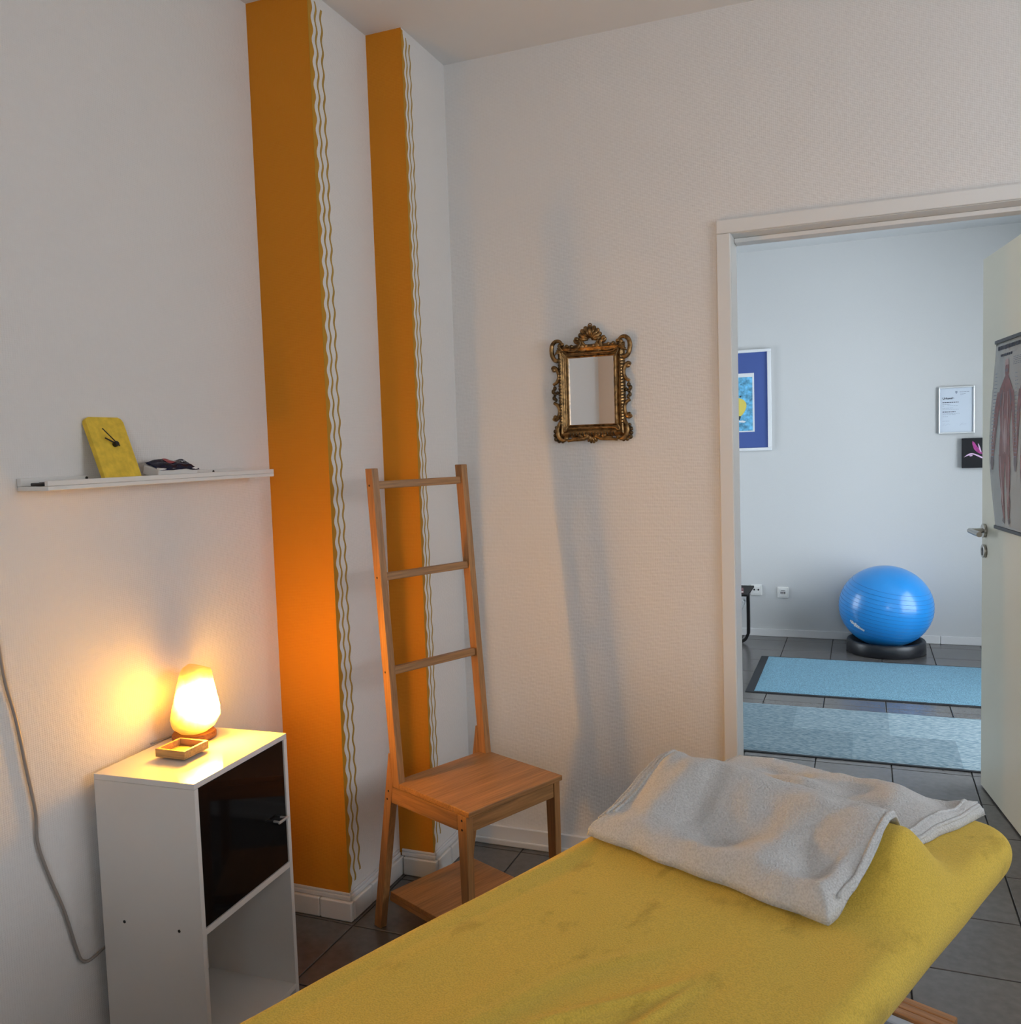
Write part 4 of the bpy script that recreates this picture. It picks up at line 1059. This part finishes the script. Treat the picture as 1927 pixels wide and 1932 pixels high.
text_rows('small_rows', [(-0.079, -0.035, 0.036, 0.002), (-0.079, -0.066, 0.027, 0.002), (-0.050, 0.008, 0.028, 0.002), (-0.079, -0.018, 0.013, 0.002), (-0.079, 0.014, 0.0045, 0.002), (-0.079, 0.020, -0.022, 0.002), (-0.079, -0.005, -0.028, 0.002), (-0.079, -0.045, -0.040, 0.002), (-0.079, -0.040, -0.069, 0.002), (0.018, 0.075, 0.112, 0.003), (0.022, 0.052, 0.100, 0.002), (0.022, 0.040, 0.094, 0.002)], M['ink_light'], shp, -0.0082)
bm = B(); tube(bm, [(-0.078, -0.0083, -0.098), (-0.068, -0.0083, -0.082), (-0.066, -0.0083, -0.095), (-0.052, -0.0083, -0.090), (-0.046, -0.0083, -0.083), (-0.042, -0.0083, -0.092), (-0.034, -0.0083, -0.089)], 0.0005, 4)
tube(bm, [(0.020, -0.0083, -0.098), (0.030, -0.0083, -0.086), (0.040, -0.0083, -0.081), (0.030, -0.0083, -0.093), (0.044, -0.0083, -0.090), (0.056, -0.0083, -0.089)], 0.0005, 4); mesh_obj('signatures', bm, M['ink_light'], shp)['kind'] = 'stuff'
bm = B(); prism(bm, [(-0.006, 0.119), (0.006, 0.119), (0.006, 0.110), (0.0, 0.101), (-0.006, 0.110)], -0.0085, -0.0082, 'y'); mesh_obj('crest_print', bm, M['ink_light'], shp)
# canvas print
cv = thing('flower_canvas', 'small black canvas with a pink lily below the framed certificate', 'canvas', (0.681, FY-0.0005, 1.232))
bx('stretched_canvas', M['canvas_black'], cv, -0.095, 0.095, -0.030, 0, -0.094, 0.094, bev=0.002)
def petal(name, pts, m, h=0.0006):
    bm = B(); prism(bm, [(p.x, p.y) for p in catmull(pts+[pts[0]], 4)[:-1]], -0.0302-h, -0.0301, 'y'); mesh_obj(name, bm, m, cv)
petal('petal', [(-0.038, 0.076), (-0.026, 0.066), (-0.010, 0.040), (0.012, 0.012), (0.016, -0.006), (-0.004, 0.000), (-0.026, 0.022), (-0.036, 0.050)], M['petal'])
petal('petal', [(-0.006, 0.060), (0.000, 0.052), (0.008, 0.030), (0.014, 0.005), (0.006, 0.010), (-0.002, 0.036)], M['petal_light'], 0.0010)
petal('petal', [(-0.085, -0.026), (-0.064, -0.008), (-0.040, -0.001), (-0.010, -0.010), (0.022, -0.028), (0.040, -0.040), (0.020, -0.036), (-0.010, -0.020), (-0.036, -0.009), (-0.062, -0.016)], M['petal_light'], 0.0012)
petal('petal', [(-0.055, -0.016), (-0.040, -0.012), (-0.036, -0.017), (-0.048, -0.021)], M['petal_light'], 0.0008)
petal('petal', [(0.016, -0.004), (0.034, 0.030), (0.060, 0.052), (0.072, 0.050), (0.066, 0.026), (0.040, -0.006), (0.024, -0.016)], M['petal'])
petal('petal', [(0.024, -0.018), (0.050, -0.012), (0.080, -0.022), (0.086, -0.032), (0.056, -0.030), (0.036, -0.034)], M['petal_light'], 0.0010)

# black bentwood side table with a sling and a book
sd = thing('side_table', 'low black bentwood side table with white fabric sling behind the door frame', 'table', (-0.95, 5.85, 0))
bx('table_top', M['bentwood'], sd, -0.24, 0.258, -0.02, 0.36, 0.352, 0.366, bev=0.003)
def bent(y0):
    P = [(-0.235, 0.030), (-0.10, 0.006), (0.10, 0.006), (0.175, 0.010), (0.212, 0.026), (0.230, 0.058), (0.236, 0.100), (0.236, 0.351)]
    pts = [(p.x, p.y) for p in catmull(P, 5)]
    bm = B(); th = 0.009; l_, r_ = [], []
    for i, p in enumerate(pts):
        a = Vector(pts[max(i-1, 0)]); b = Vector(pts[min(i+1, len(pts)-1)]); t = (b-a).normalized(); nn = Vector((-t.y, t.x))*th
        l_.append(Vector(p)+nn); r_.append(Vector(p)-nn)
    V = [[bm.verts.new((q_.x, yy, max(0.0005, q_.y))) for yy in (y0, y0+0.045)] for q_ in l_]; W_ = [[bm.verts.new((q_.x, yy, max(0.0004, q_.y))) for yy in (y0, y0+0.045)] for q_ in r_]
    for i in range(len(pts)-1):
        bm.faces.new((V[i][0], V[i+1][0], V[i+1][1], V[i][1])); bm.faces.new((W_[i][0], W_[i][1], W_[i+1][1], W_[i+1][0]))
        bm.faces.new((V[i][0], W_[i][0], W_[i+1][0], V[i+1][0])); bm.faces.new((V[i][1], V[i+1][1], W_[i+1][1], W_[i][1]))
    for i in (0, -1): bm.faces.new((V[i][0], V[i][1], W_[i][1], W_[i][0]))
    mesh_obj('bent_leg', bm, M['bentwood'], sd)
bent(0.170)
for xx in (-0.205,):
    for yy in (0.170,): bx('rear_leg', M['bentwood'], sd, xx-0.012, xx+0.012, yy, yy+0.045, 0.028, 0.351, bev=0.002)
bm = B()
SP = [(0.205, 0.300), (0.214, 0.285), (0.210, 0.262), (0.192, 0.225), (0.175, 0.170), (0.12, 0.110), (0.0, 0.085), (-0.12, 0.11), (-0.17, 0.20), (-0.19, 0.31)]
spc = catmull(SP, 5); grid(bm, len(spc)-1, 6, lambda a, b: Vector((spc[round(a*(len(spc)-1))].x, 0.125+0.135*b, spc[round(a*(len(spc)-1))].y)))
bmesh.ops.solidify(bm, geom=bm.faces[:], thickness=0.012); mesh_obj('sling', bm, M['sling'], sd, smooth=True)
bk = thing('book', 'dark red paperback lying on the black side table', 'book', (-0.80, 5.93, 0.3665), 0.15)
bx('cover', M['book'], bk, -0.08, 0.07, -0.06, 0.06, 0, 0.003, bev=0.0008); bx('pages', M['paper'], bk, -0.077, 0.067, -0.058, 0.058, 0.0031, 0.0129); bx('cover', M['book'], bk, -0.08, 0.07, -0.06, 0.06, 0.013, 0.016, bev=0.0008)
